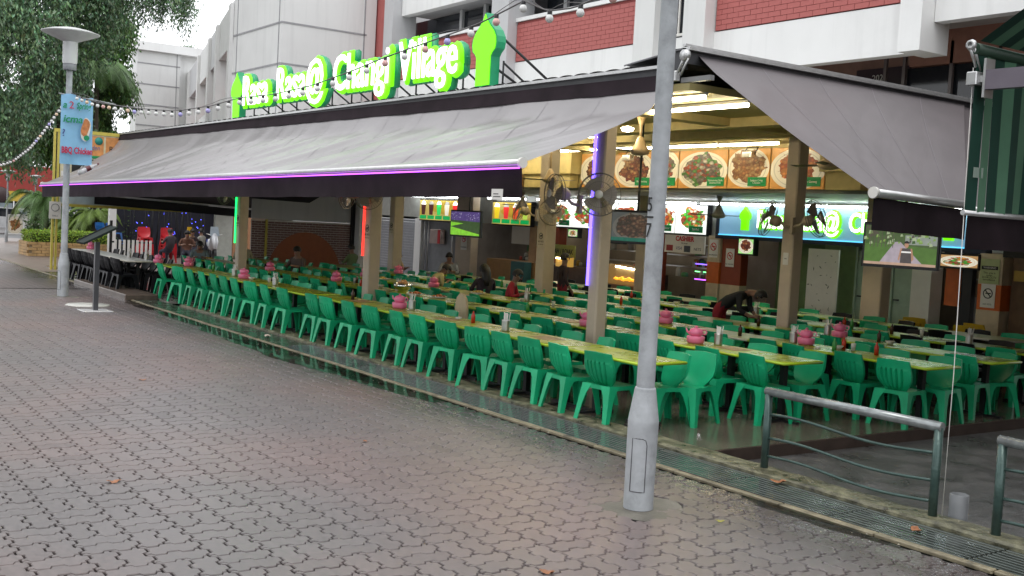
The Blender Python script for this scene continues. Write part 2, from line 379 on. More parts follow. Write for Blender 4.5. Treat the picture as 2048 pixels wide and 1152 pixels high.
# edge strip, drain channel, kerb
e = MB()
x = -52
while x < 4:
    l = rnd.uniform(.9, 1.3); e.box(x, x+l-.01, 6.985+rnd.uniform(-.012, .012), 7.055+rnd.uniform(-.012, .008), -.02, .006+rnd.uniform(-.003, .003), ch=.006); x += l
edge = struct('pavement_edging', e, M('pale_edging', (.22, .19, .125), .5, var=.45, scale=7, bump=.5, dirt=.65))
d = MB(); d.quad((-52, 7.07, -.10), (4, 7.07, -.10), (4, 7.62, -.10), (-52, 7.62, -.10)); d.quad((-52, 7.075, -.1), (4, 7.075, -.1), (4, 7.075, 0), (-52, 7.075, 0))
drain = struct('drain_channel', d, M('drain_dark', (.02, .022, .018), .15))
wet_slat = M('wet_steel_slats', (.10, .115, .105), .13, .55, var=.35, scale=6, rvar=.08)
wet_tile = M('wet_dark_slabs', (.055, .065, .05), .2, 0, var=.6, scale=3.5, rvar=.14, bump=.5, bscale=14)
gr0 = None; gi = 0
xs = []; x = 3.0
while x > -16: xs.append(x); x -= 1.22
for i, x in enumerate(xs):
    if not in_view((x-.6, 7.3, 0), 400): continue
    if gr0 is None:
        gm = MB(); sh_ = MB()
        for k in range(9): gm.box(-1.205, 0, .005+k*.061, .005+k*.061+.040, -.035, 0, ch=.004)
        for xx in (-1.2, -.8, -.4, -.02): gm.box(xx, xx+.015, 0, .53, -.05, -.012)
        gme = gm.mesh('slats', wet_slat)
    t = thing('drain_grate', f'wet steel slatted drain cover, {nth(gi)} one in view counting from the right edge', 'drain cover', (x, 7.085, .0), group='slatted drain covers along the kerb')
    s = ob('slats', gme, t); s['kind'] = 'stuff'
    if gr0 is None: gr0 = t
    gi += 1
sb = MB(); x = -16.5
while x > -50:
    sb.box(x-.995, x, 7.085, 7.615, -.05, -.004+rnd.uniform(-.004, .003), ch=.006); x -= 1.0
struct('drain_slabs', sb, wet_tile)
kb = MB(); x = -23.3
def kerb_run(mb, x0, x1, y0, y1, z, r=rnd):
    def f(u, v):
        x = x0+(x1-x0)*u
        prof = [(y0, -.12), (y0, z*.55), (y0+.03, z), ((y0+y1)/2, z), (y1-.02, z), (y1, z*.7), (y1, -.14)]
        y, zz = prof[round(v*6)]
        return (x, y+(.016*noise.noise(Vector((x*2.2, v*3, 1))) if v < .5 else 0), zz+.012*noise.noise(Vector((x*3, v*5, 4)))*(1 if zz > 0 else 0))
    mb.grid(f, int((x1-x0)*14), 6, smooth=False)
kerb_run(kb, -23.3, 4, 7.63, 7.93, .035)
struct('kerb', kb, M('mossy_kerb', (.125, .12, .075), .45, var=.85, scale=9, bump=.9, bscale=18, dirt=.75, rvar=.2))

# puddles: thin water on the paving edge
wm = bpy.data.materials.new('rain_water'); wm.use_nodes = True; nt = wm.node_tree
b = nt.nodes['Principled BSDF']; b.inputs['Base Color'].default_value = (.025, .022, .016, 1); b.inputs['Roughness'].default_value = .03
b.inputs['Alpha'].default_value = .62; b.inputs['IOR'].default_value = 1.45
nn = nt.nodes.new('ShaderNodeTexNoise'); nn.inputs['Scale'].default_value = 3; bb = nt.nodes.new('ShaderNodeBump'); bb.inputs['Strength'].default_value = .02
nt.links.new(nn.outputs[0], bb.inputs['Height']); nt.links.new(bb.outputs[0], b.inputs['Normal'])
pd = MB()
for (px, py, lx, ly, sd) in [(-15.2, 6.72, 2.6, .33, 1), (-17.8, 6.8, 2.0, .24, 2), (-12.6, 6.78, 1.5, .2, 3), (-20.6, 6.82, 1.4, .16, 4), (-5.5, 6.86, .7, .1, 5), (-23.4, 6.8, 1.0, .15, 6)]:
    pts = []
    for k in range(48):
        a = 2*PI*k/48; r = 1+.45*noise.noise(Vector((math.cos(a)*1.7, math.sin(a)*1.7, sd*5)))+.2*noise.noise(Vector((math.cos(a)*6, math.sin(a)*6, sd*9)))
        pts.append((px+lx*r*math.cos(a), min(6.955, py+ly*r*math.sin(a)), .0025))
    pd.add(pts, [tuple(range(48))])
o = struct('water', pd, wm); o['label'] = 'shallow rain puddles along the pavement edge'

# restaurant floor, alley
tile_m = M('floor_tiles_wet', (.105, .088, .068), .18, var=.15, scale=1.5, rvar=.08, dirt=.3)
fl = MB(); fl.box(-34, -7.72, 7.94, 22, -.15, .006); struct('restaurant_floor', fl, tile_m)
ri = MB(); ri.box(-7.72, -7.70, 7.94, 22, -.15, .0); struct('floor_riser', ri, M('riser_tiles', (.05, .035, .028), .35, var=.3))
al = MB(); al.quad((-7.70, 7.93, -.13), (30, 7.93, -.13), (30, 60, -.13), (-7.70, 60, -.13))
struct('alley_road', al, M('wet_asphalt', (.075, .073, .072), .38, var=.35, scale=3, bump=.6, bscale=60, dirt=.4, rvar=.15))
pl = MB(); pl.box(-36.5, -24.0, 7.62, 9.7, -.02, .02); struct('side_platform', pl, M('platform_tiles', (.20, .19, .17), .15, var=.3, scale=2, rvar=.1, dirt=.4))
lp = MB(); lp.box(-60, -34.02, 7.0, 30, -.15, -.001); struct('plaza_paving', lp, M('plaza_pavers', (.24, .19, .165), .4, var=.25, scale=3, bump=.2))
pr = MB(); pr.box(-29.4, -24.7, 6.86, 7.6, .0, .12, ch=.02); struct('platform_step', pr, M('dark_step', (.10, .075, .06), .3, var=.4, scale=5))
rd = MB(); rd.quad((-200, -40, -.05), (-60, -40, -.05), (-60, 80, -.05), (-200, 80, -.05)); struct('road', rd, M('road_asphalt', (.12, .12, .12), .5, var=.2, scale=1))

# ================================================================== UPPER BUILDING (apartment block over the stalls)
bl = thing('apartment_building', 'white and grey apartment block with red brick balcony parapets above the eatery roof', 'building', (-20, 15.5, 0))
def bp(name, fn, mat, kind=None, label=None):      # part built in world coordinates
    mb = MB(); fn(mb); o = part(name, mb, mat, bl, kind=kind, label=label); o.location = (20, -15.5, 0); return o
win_dark = M('dark_window_glass', (.02, .022, .028), .08, var=.3, scale=.6)
corr_b = M('corridor_brown', (.16, .09, .07), .6)
Y0 = 15.5
bp('wall', lambda m: (m.box(-28.4, -11.15, Y0, Y0+.25, 5.31, 6.14), m.box(-28.4, -11.15, Y0, Y0+.25, 8.0, 9.6)), white_wall, label='white painted parapet bands')
bp('wall', lambda m: (m.box(-11.13, -10.72, Y0-.35, Y0+.4, 5.28, 9), m.box(-10.71, -4, Y0-.02, Y0+.22, 5.76, 8.9)), white_wall)
for (x0, x1) in ((-28.95, -28.42), (-23.22, -22.46), (-17.72, -17.1), (-16.24, -15.63)):
    bp('pilaster', lambda m: m.box(x0, x1, Y0-.28, Y0+.5, 5.4, 9.6), grey_wall if x0 < -20 else light_wall)
bp('floor_slab', lambda m: (m.box(-28.4, -4, Y0+.25, 18.4, 5.95, 6.1), m.box(-28.4, -4, Y0+.25, 18.4, 8.05, 8.2)), grey_wall)
bp('floor_slab', lambda m: m.box(-34, -4, 16.05, 24, 3.15, 3.3), corr_b)
bp('rear_wall', lambda m: (m.box(-34, -4, 17.9, 18.1, 3.3, 5.95), ), M('corridor_wall', (.30, .17, .13), .6, dirt=.2))
bp('rear_wall', lambda m: (m.box(-38.0, -4, 18.2, 18.4, 6.1, 9.6), ), grey_wall)
for x0, x1, z1 in ((-16.4, -15.8, 5.6), (-14.0, -12.8, 5.55)):
    bp('door', lambda m: (m.box(x0, x1, 17.84, 17.9, 3.3, z1),), M('dark_door', (.045, .025, .035), .4))
text('2025', .17, paper, bl, (-13.45+20, 17.83-15.5, 5.36), name='unit_number')
for x0 in (-12.75, -12.35, -11.4, -10.5, -9.6): bp('window_frame', lambda m: m.box(x0, x0+.06, 17.0, 17.06, 3.4, 5.75), M('frame_greybrown', (.16, .13, .13), .4))
bp('window', lambda m: m.box(-12.3, -5, 17.1, 17.14, 3.3, 5.35), win_dark)
bp('wall', lambda m: m.box(-12.2, -5, 17.0, 17.2, 5.36, 5.95), M('terracotta_soffit', (.30, .14, .10), .6))
bp('window', lambda m: m.box(-29.6, -23.3, 16.35, 16.4, 7.0, 8.0), win_dark); bp('window', lambda m: m.box(-22.4, -17.8, 16.35, 16.4, 7.17, 8.0), win_dark)
for x in (-26.4, -25.2, -23.8, -21.6, -20.2, -18.9): bp('window_frame', lambda m: m.box(x, x+.12, 16.25, 16.34, 7.16, 8.05), grey_wall)
for x0, x1 in ((-28.4, -23.22), (-22.45, -17.73)):
    bp('window_sill', lambda m: m.box(x0, x1, Y0-.05, Y0+.3, 7.13, 7.22), white_wall)
bp('red_pier', lambda m: m.box(-29.95, -29.0, Y0-.05, Y0+.3, 5, 9.6), red_brick)
bp('side_wall', lambda m: m.box(-31.0, -29.97, Y0-.4, Y0+.2, 4, 9.6), light_wall)
for x0 in (-22.95+.55,):
    pass
# railings beside the piers
for x0, x1 in ((-23.75, -23.26), (-17.05, -16.28)):
    def rail(m):
        m.box(x0, x1, Y0-.02, Y0+.03, 6.17, 6.22); m.box(x0, x1, Y0-.02, Y0+.03, 7.12, 7.17)
    def bars(m):
        n = 5
        for k in range(n): xx = x0+(x1-x0)*(k+.5)/n; m.box(xx-.018, xx+.018, Y0-.01, Y0+.02, 6.22, 7.12)
    bp('railing', rail, paper); bp('railing_bars', bars, paper)
    bp('wall', lambda m: m.box(x0, x1, Y0+.3, Y0+.4, 6.0, 7.9), win_dark)
# brick parapets: real bricks, the nearest 300 one by one
def brick_panel(parent, off, x0, x1, y, z0, z1, bw, bh, budget, near, mat, mmat, axis='x', g=.008, back=.05):
    """bricks on a backing; axis x: runs along x facing -y; axis y: runs along y facing +x"""
    ox, oy = off
    mb = MB()
    if axis == 'x': mb.box(x0+ox, x1+ox, y+oy, y+oy+back, z0, z1)
    else: mb.box(y+ox-back, y+ox, x0+oy, x1+oy, z0, z1)
    part('mortar', mb, mmat, parent)
    lst = []; r = 0; z = z0
    while z+bh <= z1+.002:
        xx = x0-(bw/2 if r % 2 else 0)
        while xx < x1:
            a, b_ = max(x0, xx)+g/2, min(x1, xx+bw)-g/2
            if b_-a > .04: lst.append((a, b_, z+g/2, z+bh-g/2))
            xx += bw
        z += bh; r += 1
    lst.sort(key=near)
    rest = MB(); n = 0; sh = {}
    for a, b_, c, dd in lst:
        pz = rnd.uniform(.010, .014); key = round(b_-a, 3)
        if n < budget:
            if key not in sh:
                q = MB()
                if axis == 'x': q.box(0, b_-a, -.012, .002, 0, dd-c, ch=.002)
                else: q.box(-.002, .012, 0, b_-a, 0, dd-c, ch=.002)
                sh[key] = q.mesh('brick', mat)
            if axis == 'x': ob('brick', sh[key], parent, (a+ox, y+oy+rnd.uniform(-.002, .001), c))
            else: ob('brick', sh[key], parent, (y+ox+rnd.uniform(-.001, .002), a+oy, c))
            n += 1
        else:
            if axis == 'x': rest.box(a+ox, b_+ox, y+oy-pz, y+oy+.002, c, dd)
            else: rest.box(y+ox-.002, y+ox+pz, a+oy, b_+oy, c, dd)
    if rest.v: part('brickwork', rest, mat, parent, kind='stuff')
    return n
mort = M('dull_red_mortar', (.25, .05, .045), .8)
offb = (20, -15.5)
n = brick_panel(bl, offb, -15.6, -11.15, Y0, 6.16, 8.0, .30, .10, 160, lambda b: -b[0]+b[2]*3, red_brick, mort)
brick_panel(bl, offb, -22.44, -17.74, Y0, 6.16, 7.12, .30, .10, 140, lambda b: -b[0], red_brick, mort)
brick_panel(bl, offb, -28.4, -23.8, Y0, 6.16, 7.12, .30, .10, 0, lambda b: 0, red_brick, mort)
# stair block with panel joints
bp('stair_block', lambda m: m.box(-33.6, -29.8, 12.4, 15.4, 4.2, 12), light_wall)
def joints(m):
    for z in (6.35, 7.52, 8.7):
        m.box(-33.6, -29.8, 12.385, 12.4, z, z+.05); m.box(-29.8, -29.785, 12.385, 15.1, z, z+.05)
    for y in (15.0,): m.box(-29.8, -29.785, y, y+.04, 4.2, 12)
    m.box(-30.0, -29.96, 12.385, 12.4, 4.2, 12); m.box(-33.3, -33.26, 12.385, 12.4, 4.2, 12)
bp('panel_joint', joints, groove)
# receding wing
wd = Vector((-.967, .252, 0)); wn_ = Vector((-.252, -.967, 0)); w0 = Vector((-38.0, 14.0, 0))
ds = [0, 5.2, 9, 15, 22.3, 29.3, 36]
wing = thing('wing_building', 'grey wing with a row of recessed window bays receding behind the stair block', 'building', (-38, 14, 0))
def wbox(m, a, b_, d0, d1, z0, z1):
    P0, P1 = w0+wd*a, w0+wd*b_
    vs = []
    for z in (z0, z1):
        for p, dd in ((P0, d0), (P1, d0), (P1, d1), (P0, d1)):
            q = p-wn_*dd; vs.append((q.x+38, q.y-14, z))
    m.add(vs, [(3, 2, 1, 0), (4, 5, 6, 7), (0, 1, 5, 4), (1, 2, 6, 5), (2, 3, 7, 6), (3, 0, 4, 7)])
for i in range(len(ds)-1):
    a, b_ = ds[i], ds[i+1]; L_ = b_-a
    m = MB(); wbox(m, a, a+L_, 0, .5, 8.0, 9.5-.02*(i % 2)); wbox(m, a, b_, 0, .5, 5.2, 6.3); part('wall_panel', m, grey_wall if i % 2 else light_wall, wing)
    m = MB(); wbox(m, a, a+.7, -.12, 1.2, 2, 9.4); part('pilaster', m, light_wall, wing)
    m = MB(); wbox(m, a, b_, 1.3, 1.4, 2, 8.0); part('window', m, M('shaded_glass', (.10, .10, .12), .15), wing)
    m = MB(); wbox(m, a+.9, b_, .5, 1.25, 6.35, 6.95); part('red_panel', m, red_brick, wing)
    m = MB(); wbox(m, a+.9, b_, .45, .6, 6.95, 7.05); part('window_sill', m, white_wall, wing)
# far tower
tw = thing('stair_tower', 'pale stair tower with horizontal panel joints and an overhanging flat roof', 'building', (-62, 18, 0))
m = MB(); m.box(.9, 2, -1.1, 1.2, 0, 10.3); part('wall', m, light_wall, tw)
m = MB()
for z in (5.2, 6.3, 7.4, 8.5, 9.6): m.box(2, 2.02, -1.1, 1.2, z, z+.06)
m.box(2, 2.02, 1.0, 1.04, 0, 10.3); part('panel_joint', m, groove, tw)
m = MB(); m.box(.8, 2.25, -1.25, 2.6, 10.3, 10.75); part('roof', m, white_wall, tw)
m = MB(); m.box(.9, 1.6, 1.2, 2.3, 0, 10.3); part('wall', m, white_wall, tw)

# ================================================================== EATERY SHELL
roof = thing('eatery_roof', 'low dark-edged corrugated metal roof over the open eatery', 'roof', (-20, 9.5, 0))
def rp(name, fn, mat, kind=None):
    mb = MB(); fn(mb); o = part(name, mb, mat, roof, kind=kind); o.location = (20, -9.5, 0); return o
dark_fascia = M('dark_fascia', (.05, .05, .055), .45, .3, var=.2)
rp('fascia', lambda m: (m.box(-35.6, -10.35, 9.42, 9.5, 4.12, 4.26), m.add([(-35.6, 9.40, 4.261), (-10.35, 9.40, 4.261), (-10.35, 9.56, 4.30), (-35.6, 9.56, 4.30)], [(0, 1, 2, 3)])), dark_fascia)
rp('gutter_lip', lambda m: m.box(-35.6, -10.35, 9.37, 9.42, 4.235, 4.275), alu)
rp('fascia', lambda m: (m.box(-10.35, -10.0, 9.42, 9.5, 4.2, 4.46), m.box(-10.0, -9.92, 9.42, 18, 4.26, 4.44)), dark_fascia)
rp('gutter_lip', lambda m: (m.box(-9.92, -9.86, 9.38, 18, 4.42, 4.46), m.box(-9.99, -9.93, 9.38, 18, 4.47, 4.50)), alu)
rp('corner_hood', lambda m: m.add([(-10.0, 9.40, 4.46), (-11.1, 9.40, 4.34), (-11.5, 10.3, 4.36), (-10.0, 10.6, 4.50), (-10.0, 9.40, 4.44), (-11.1, 9.40, 4.32)], [(0, 3, 2, 1), (0, 1, 5, 4)]), M('slate_sheet', (.12, .12, .13), .5))
def corr(m):
    n = int(25.4/.085)
    def f(u, v): x = -35.7+25.6*u; return (x, 9.45+6.0*v, 4.285+.03*abs(math.sin(x*PI/.34))**.5+.08*v)
    m.grid(f, 600, 1)
rp('corrugated_sheet', corr, M('corrugated_zinc', (.42, .42, .42), .45, .5, dirt=.3))
rp('ceiling', lambda m: m.box(-34.5, -10.0, 9.55, 15.98, 3.96, 4.05), ceil_m)
beams = M('beam_cream', (.62, .50, .22), .6)
for yb in (12.2, 13.5): rp('beam', lambda m: m.box(-34.5, -10.05, yb, yb+.32, 3.82, 3.957), beams)
for xb in (-12.0, -18.9, -25.6, -31): rp('beam', lambda m: m.box(xb-.15, xb+.15, 9.56, 15.9, 3.84, 3.957), beams)
rp('soffit', lambda m: m.box(-34.5, -9.2, 16.0, 20, 3.03, 3.12), M('grey_soffit', (.30, .31, .28), .5))
rp('bulkhead', lambda m: m.box(-34.5, -10.0, 15.95, 16.1, 3.10, 3.98), M('bulkhead_cream', (.55, .46, .22), .6))

def column(x, y, wx, wy, h, label, led=None, pets=True, name='column'):
    t = thing(name, label, 'column', (x, y, 0), group='cream columns of the eatery')
    m = MB(); m.box(-wx/2, wx/2, -wy/2, wy/2, 0, h, ch=.02); part('shaft', m, cream, t)
    if pets:
        m = MB(); m.box(-.10, .10, -.006, 0, -.17, .17); part('notice', m, M('cream_notice', (.55, .46, .32), .5), t, (0.02, -wy/2-.001, 1.86))
        m = MB(); m.lathe([(.055, 0), (.068, 0), (.068, -.003), (.055, -.003)], (0, 0, 0), 20, axis='y'); m.box(-.03, .035, -.004, 0, -.012, .016); m.box(-.028, -.018, -.004, 0, -.035, -.01); m.box(.02, .03, -.004, 0, -.035, -.01); m.box(.02, .05, -.004, 0, .01, .03)
        part('no_pets_symbol', m, ink, t, (.02, -wy/2-.009, 1.94))
        text('NO PETS', .05, ink, t, (.02, -wy/2-.009, 1.82), ext=.001); 
        text('EXCEPT GUIDE DOGS', .018, ink, t, (.02, -wy/2-.009, 1.76), ext=.001)
    if led:
        m = MB(); m.box(-wx/2-.01, -wx/2+.022, -wy/2-.03, -wy/2-.004, led[1], led[2]); part('led_strip', m, led[0], t)
    return t
led_g = M('led_green', (0, 1, .3), em=(.01, 1, .16), es=1.8); led_r = M('led_red', (1, 0, 0), em=(1, .03, .02), es=2.2); led_b = M('led_blue', (.2, .2, 1), em=(.12, .07, 1), es=4)
led_p = M('led_purple', (.6, .1, 1), em=(.50, .09, .9), es=2)
cA = column(-24.7, 9.5, .22, .22, 3.6, 'cream front column with a green light strip down its edge', (led_g, 1.35, 3.2))
cB = column(-18.12, 9.5, .24, .24, 3.6, 'cream front column with a red light strip down its edge', (led_r, 1.42, 3.3))
cC = column(-11.42, 9.45, .20, .20, 3.62, 'cream front column with a blue-violet light strip and two round wall fans', (led_b, 1.40, 3.6), pets=False)
cE = column(-12.02, 14.0, .25, .25, 3.95, 'cream inner column in front of the blue lit shop sign, carrying two tilted fans', pets=False)
m = MB(); m.box(-.055, .055, -.006, 0, -.10, .10); part('notice', m, paper, cE, (0, -.127, 1.85)); text('NO', .03, ink, cE, (0, -.135, 1.85), ext=.001)
column(-18.75, 14.0, .30, .30, 3.95, 'cream inner column standing between the drinks menu and the food menu', pets=True)
column(-25.4, 14.0, .28, .28, 3.95, 'cream inner column just right of the red-lit front column', pets=True)
column(-20.5, 18.4, .36, .3, 3.1, 'short cream pillar beside the hanging television near the food counters', pets=False)
column(-13.0, 17.6, .45, .3, 3.1, 'pale pink pillar standing below the television showing a presenter', pets=False)
column(-30.2, 19.3, .95, .3, 3.1, 'wide white pillar with a no smoking notice between the drinks menus', pets=False)

# ---- fluorescent tubes
def tube_light(x0, x1, y, z, mat, label, grp):
    t = thing('tube_light', label, 'lamp', ((x0+x1)/2, y, z), group=grp); h = (x1-x0)/2
    m = MB(); m.box(-h, h, -.03, .03, .03, .07); part('fitting', m, paper, t)
    m = MB(); m.tube([(-h+.02, 0, 0), (h-.02, 0, 0)], .022, 8); part('tube', m, mat, t)
    return t
def row_lights(x0, x1, y, z, mat, seg, lab, grp):
    n = max(1, round((x1-x0)/seg)); s = (x1-x0)/n
    for k in range(n): tube_light(x0+k*s+.02, x0+(k+1)*s-.02, y, z, mat, f'{lab}, {nth(n-1-k)} from the right', grp)
row_lights(-22.6, -13.4, 15.1, 3.87, gold_t, 1.55, 'warm white tube lamp glowing above the food picture boards', 'warm ceiling tubes')
row_lights(-15.1, -9.95, 10.6, 3.88, gold_t, 1.6, 'warm white tube in the middle ceiling line behind the lamp post', 'warm ceiling tubes')
row_lights(-22, -15.6, 12.9, 3.88, gold_t, 1.6, 'added warm fill tube hidden under the ceiling beyond the red-lit column', 'warm ceiling tubes')  # unseen tubes added as warm fill for the columns and ceiling
row_lights(-10.9, -9.98, 9.85, 3.90, gold_t, .9, 'short warm tube lamp at the roof corner above the lamp post', 'warm ceiling tubes')
for a, b_ in ((-34.9, -30.9), (-29.6, -27.4), (-26.9, -20.0), (-19.9, -11.9)):
    row_lights(a, b_, 19.62, 2.93, cool_t, 1.3, f'cool white tube lamp over the {"cola menu" if b_ < -30 else "juice menu" if b_ < -27 else "dish pictures" if b_ < -19.95 else "blue shop sign"}', 'cool tubes above the shop signs')

# ---- picture boards on the bulkhead
BR = [(.30, .07, .03), (.42, .16, .06), (.22, .05, .03), (.50, .25, .10), (.12, .03, .02)]
FR = [(.55, .27, .10), (.45, .18, .06), (.62, .36, .15), (.36, .13, .05)]
FI = [(.30, .24, .20), (.18, .13, .11), (.60, .55, .42), (.10, .28, .05), (.50, .10, .05)]
edges = [(-24.2, -22.4, BR, .3), (-20.05, -18.9, BR, .3), (-18.85, -17.6, BR, .36), (-17.57, -16.8, FI, .3), (-16.77, -15.4, FI, .4), (-15.37, -14.3, FR, .40), (-14.27, -13.0, [(.55, .15, .04), (.70, .25, .06), (.45, .08, .03)], .34), (-11.95, -10.6, [(.35, .03, .06), (.08, .2, .05), (.25, .05, .05)], .33)]
names = ['meat and chilli dish', 'brown noodle dish', 'dark meat curry dish', 'sliced vegetable dish', 'whole steamed fish on greens', 'fried chicken pieces', 'orange fried snack heap', 'red vegetable salad']
for i, (x0, x1, cols, fs) in enumerate(edges):
    t = thing('food_picture_board', f'orange picture board of a {names[i]}, hung above the stalls', 'menu board', ((x0+x1)/2, 15.9, 3.10), group='orange food picture boards')
    h = (x1-x0)/2-.004
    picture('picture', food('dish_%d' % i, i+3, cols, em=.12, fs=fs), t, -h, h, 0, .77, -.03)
    m = MB(); m.box(h-.52, h-.06, -.045, -.032, .05, .22); part('caption', m, green_ink, t)
    text(['Mutton', 'Hor Fun', 'Beef Rendang', 'Squid', 'Vietnamese Style\nSteamed Fish', 'Lemon Crisp\nChicken', 'Mee Goreng', 'Salad'][i], .06, paper, t, (h-.29, -.048, .135), ext=.001)
for i, (x0, x1) in enumerate(((-22.3, -20.1), (-12.9, -12.0))):
    t = thing('air_duct', ['cream boxed-in duct left of the blue-lit column', 'cream boxed-in duct beside the inner fan column'][i], 'duct', ((x0+x1)/2, 15.7, 3.1)); h = (x1-x0)/2
    m = MB(); m.box(-h, h, -.1, .22, .3, .85); part('upper_box', m, beams, t)
    m = MB(); m.box(-h*.75, h*.9, -.03, .22, -.02, .298); part('lower_box', m, beams, t)
for i, (x, l) in enumerate(((-21.0, 'left of the blue-lit column'), (-18.1, 'over the brown meat dish'), (-14.6, 'over the fried chicken picture'))):
    t = thing('spot_lamp', f'small chrome flood lamp {l}', 'lamp', (x, 15.6, 3.78), group='chrome flood lamps')
    m = MB(); m.box(-.12, .12, -.08, .08, -.1, .02, ch=.02); part('housing', m, steel, t); m = MB(); m.tube([(-.14, 0, -.05), (-.14, .1, .1), (.14, .1, .1), (.14, 0, -.05)], .01, 6); part('bracket', m, blackm, t)
for i in range(7):
    x = -26+i*2.3; t = thing('downlight', f'small white round downlight in the grey soffit, {nth(6-i)} from the right', 'lamp', (x, 17.4, 3.02), group='soffit downlights')
    m = MB(); m.lathe([(.0, -.012), (.13, -.012), (.16, 0)], n=16); part('disc', m, paper, t)
t = thing('lamp_bulb', 'bright round ceiling lamp right of the blue-lit column', 'lamp', (-12.7, 10.9, 3.72)); m = MB(); m.lathe([(0, -.06), (.08, -.045), (.10, 0), (0, .03)], n=14); part('bulb', m, gold_t, t)

# ---- lit signs on the shop fronts (Y about 19.8)
green_lit = M('sign_green_lit', (.1, .6, 0), em=(.19, .86, .0), es=.78, var=.03)
green_side = M('sign_green_side', (.01, .30, .13), .35)
white_lit = M('sign_white_lit', (1, 1, 1), em=(1, 1, .92), es=1.25)
white_lit2 = M('sign_white_lit_dim', (1, 1, 1), em=(1, 1, .92), es=1.5)
blue_lit = M('sign_blue_lit', (.26, .40, .50), em=(.20, .50, .80), es=.30, var=.1, scale=1)
blue_glow = M('sign_blue_edge', (.1, .5, .8), em=(.12, .62, 1), es=1.0)
def minaret(poly_s, x, z0, h, wdt): # outline of the little tower logo
    half = [(.30, 0), (.30, .40), (.36, .45), (.47, .50), (.50, .58), (.48, .66), (.38, .75), (.20, .84), (.08, .92), (0, 1.0)]
    return [(x-a*wdt, z0+b*h) for a, b in half]+[(x+a*wdt, z0+b*h) for a, b in reversed(half[:-1])]
bs = thing('lit_shop_sign', 'long pale blue lit sign with green and white lettering over the shop doors', 'sign', (-16, 19.9, 2.17))
m = MB(); m.box(-3.35, 3.8, -.1, .1, 0, .78); part('panel', m, blue_lit, bs)
m = MB(); m.box(-3.45, 3.85, -.12, .1, -.09, -.004); m.box(-3.45, -3.355, -.12, .1, 0, .8); part('frame', m, M('navy_frame', (.012, .016, .035), .4), bs)
m = MB(); m.box(-3.35, 3.8, -.125, -.104, .0, .025); part('glow_edge', m, blue_glow, bs)
for xm in (-2.45, 3.05):
    m = MB(); m.prism(minaret(0, xm, .14, .58, .32), -.2, -.11); part('tower_logo', m, green_lit, bs)
for s_, xx, wd_ in (('Rasa', -1.6, 1.0), ('Rasa@', -.25, 1.3), ('Changi', 1.28, 1.35), ('Village', 2.35, .9)):
    text(s_, .60, green_lit, bs, (xx, -.16, .40), bevel=.045, zs=.6, sx=.76, name='letter_outline'); text(s_, .60, white_lit2, bs, (xx, -.235, .40), ext=.01, offset=.006, sx=.76, name='letters')

def lightbox(x0, x1, z0, z1, y, label, nm='menu_lightbox'):
    t = thing(nm, label, 'menu board', ((x0+x1)/2, y, z0)); h = (x1-x0)/2
    m = MB(); m.box(-h-.03, h+.03, 0, .16, -.04, z1-z0+.04); part('case', m, blackm, t)
    return t, h, z1-z0
yel = food('yellow_panel', 2, [(.85, .55, .05), (.95, .75, .2), (.9, .65, .1)], plain=True, em=.55, cell=2)
def drinks(x0, x1, cols, label):
    t, h, H = lightbox(x0, x1, 2.12, 2.82, 19.8, label)
    picture('picture', yel, t, -h, h, 0, H, -.015)
    n = len(cols); s = 2*h/n
    for k, c in enumerate(cols):
        xx = -h+s*(k+.5); mt = M('drink_%d_%d' % (int(c[0]*99), int(c[1]*99)), c, em=c, es=.55)
        m = MB(); m.prism([(xx-s*.2, .18), (xx+s*.2, .18), (xx+s*.3, H*.78), (xx-s*.3, H*.78)], -.022, -.017); part('drink_glass', m, mt, t)
        m = MB(); m.prism([(xx-s*.3, H*.78), (xx+s*.3, H*.78), (xx+s*.16, H*.93), (xx-s*.1, H*.96)], -.022, -.017); part('drink_top', m, white_lit2 if k % 2 == 0 else paper, t)
        m = MB(); m.box(xx-s*.42, xx+s*.42, -.026, -.018, .03, .16); part('caption', m, M('green_lit_caption', (0, .35, .08), em=(0, .4, .09), es=.5), t)
drinks(-34.2, -31.0, [(.05, .01, .01), (.06, .01, .01), (.02, .6, .12), (.8, .75, .6), (.75, .02, .02), (.7, .5, .1)], 'yellow backlit menu of cola and green drinks left of the white pillar')
drinks(-29.5, -27.4, [(.85, .60, .02), (.75, .03, .03), (.85, .10, .03), (.45, .65, .08)], 'yellow backlit menu of four juice drinks right of the white pillar')
GD = [(.65, .10, .03), (.10, .50, .06), (.75, .30, .05), (.85, .80, .60), (.35, .08, .04)]
for i, (x0, x1, lb) in enumerate(((-26.95, -25.3, 'prawns with cucumber'), (-25.27, -23.9, 'meatballs with parsley'), (-23.87, -22.2, 'orange curry with leaves'), (-22.17, -20.95, 'grilled meat with greens'), (-20.92, -19.8, 'chopped vegetables and carrots'))):
    t, h, H = lightbox(x0, x1, 2.15, 2.88, 19.8, f'white backlit picture menu of {lb}')
    picture('picture', food('lit_dish_%d' % i, 20+i, GD, bgc=(.72, .75, .68), plate=(.95, .95, .9), em=.75, fs=.38, cell=11), t, -h, h, 0, H, -.015)
    m = MB(); m.box(h-.6, h-.1, -.026, -.018, .04, .2); part('caption', m, green_ink, t); text(['Prawn', 'Meatball', 'Curry', 'Ikan Bakar', 'Sambal'][i], .09, paper, t, (h-.35, -.03, .12), ext=.001)
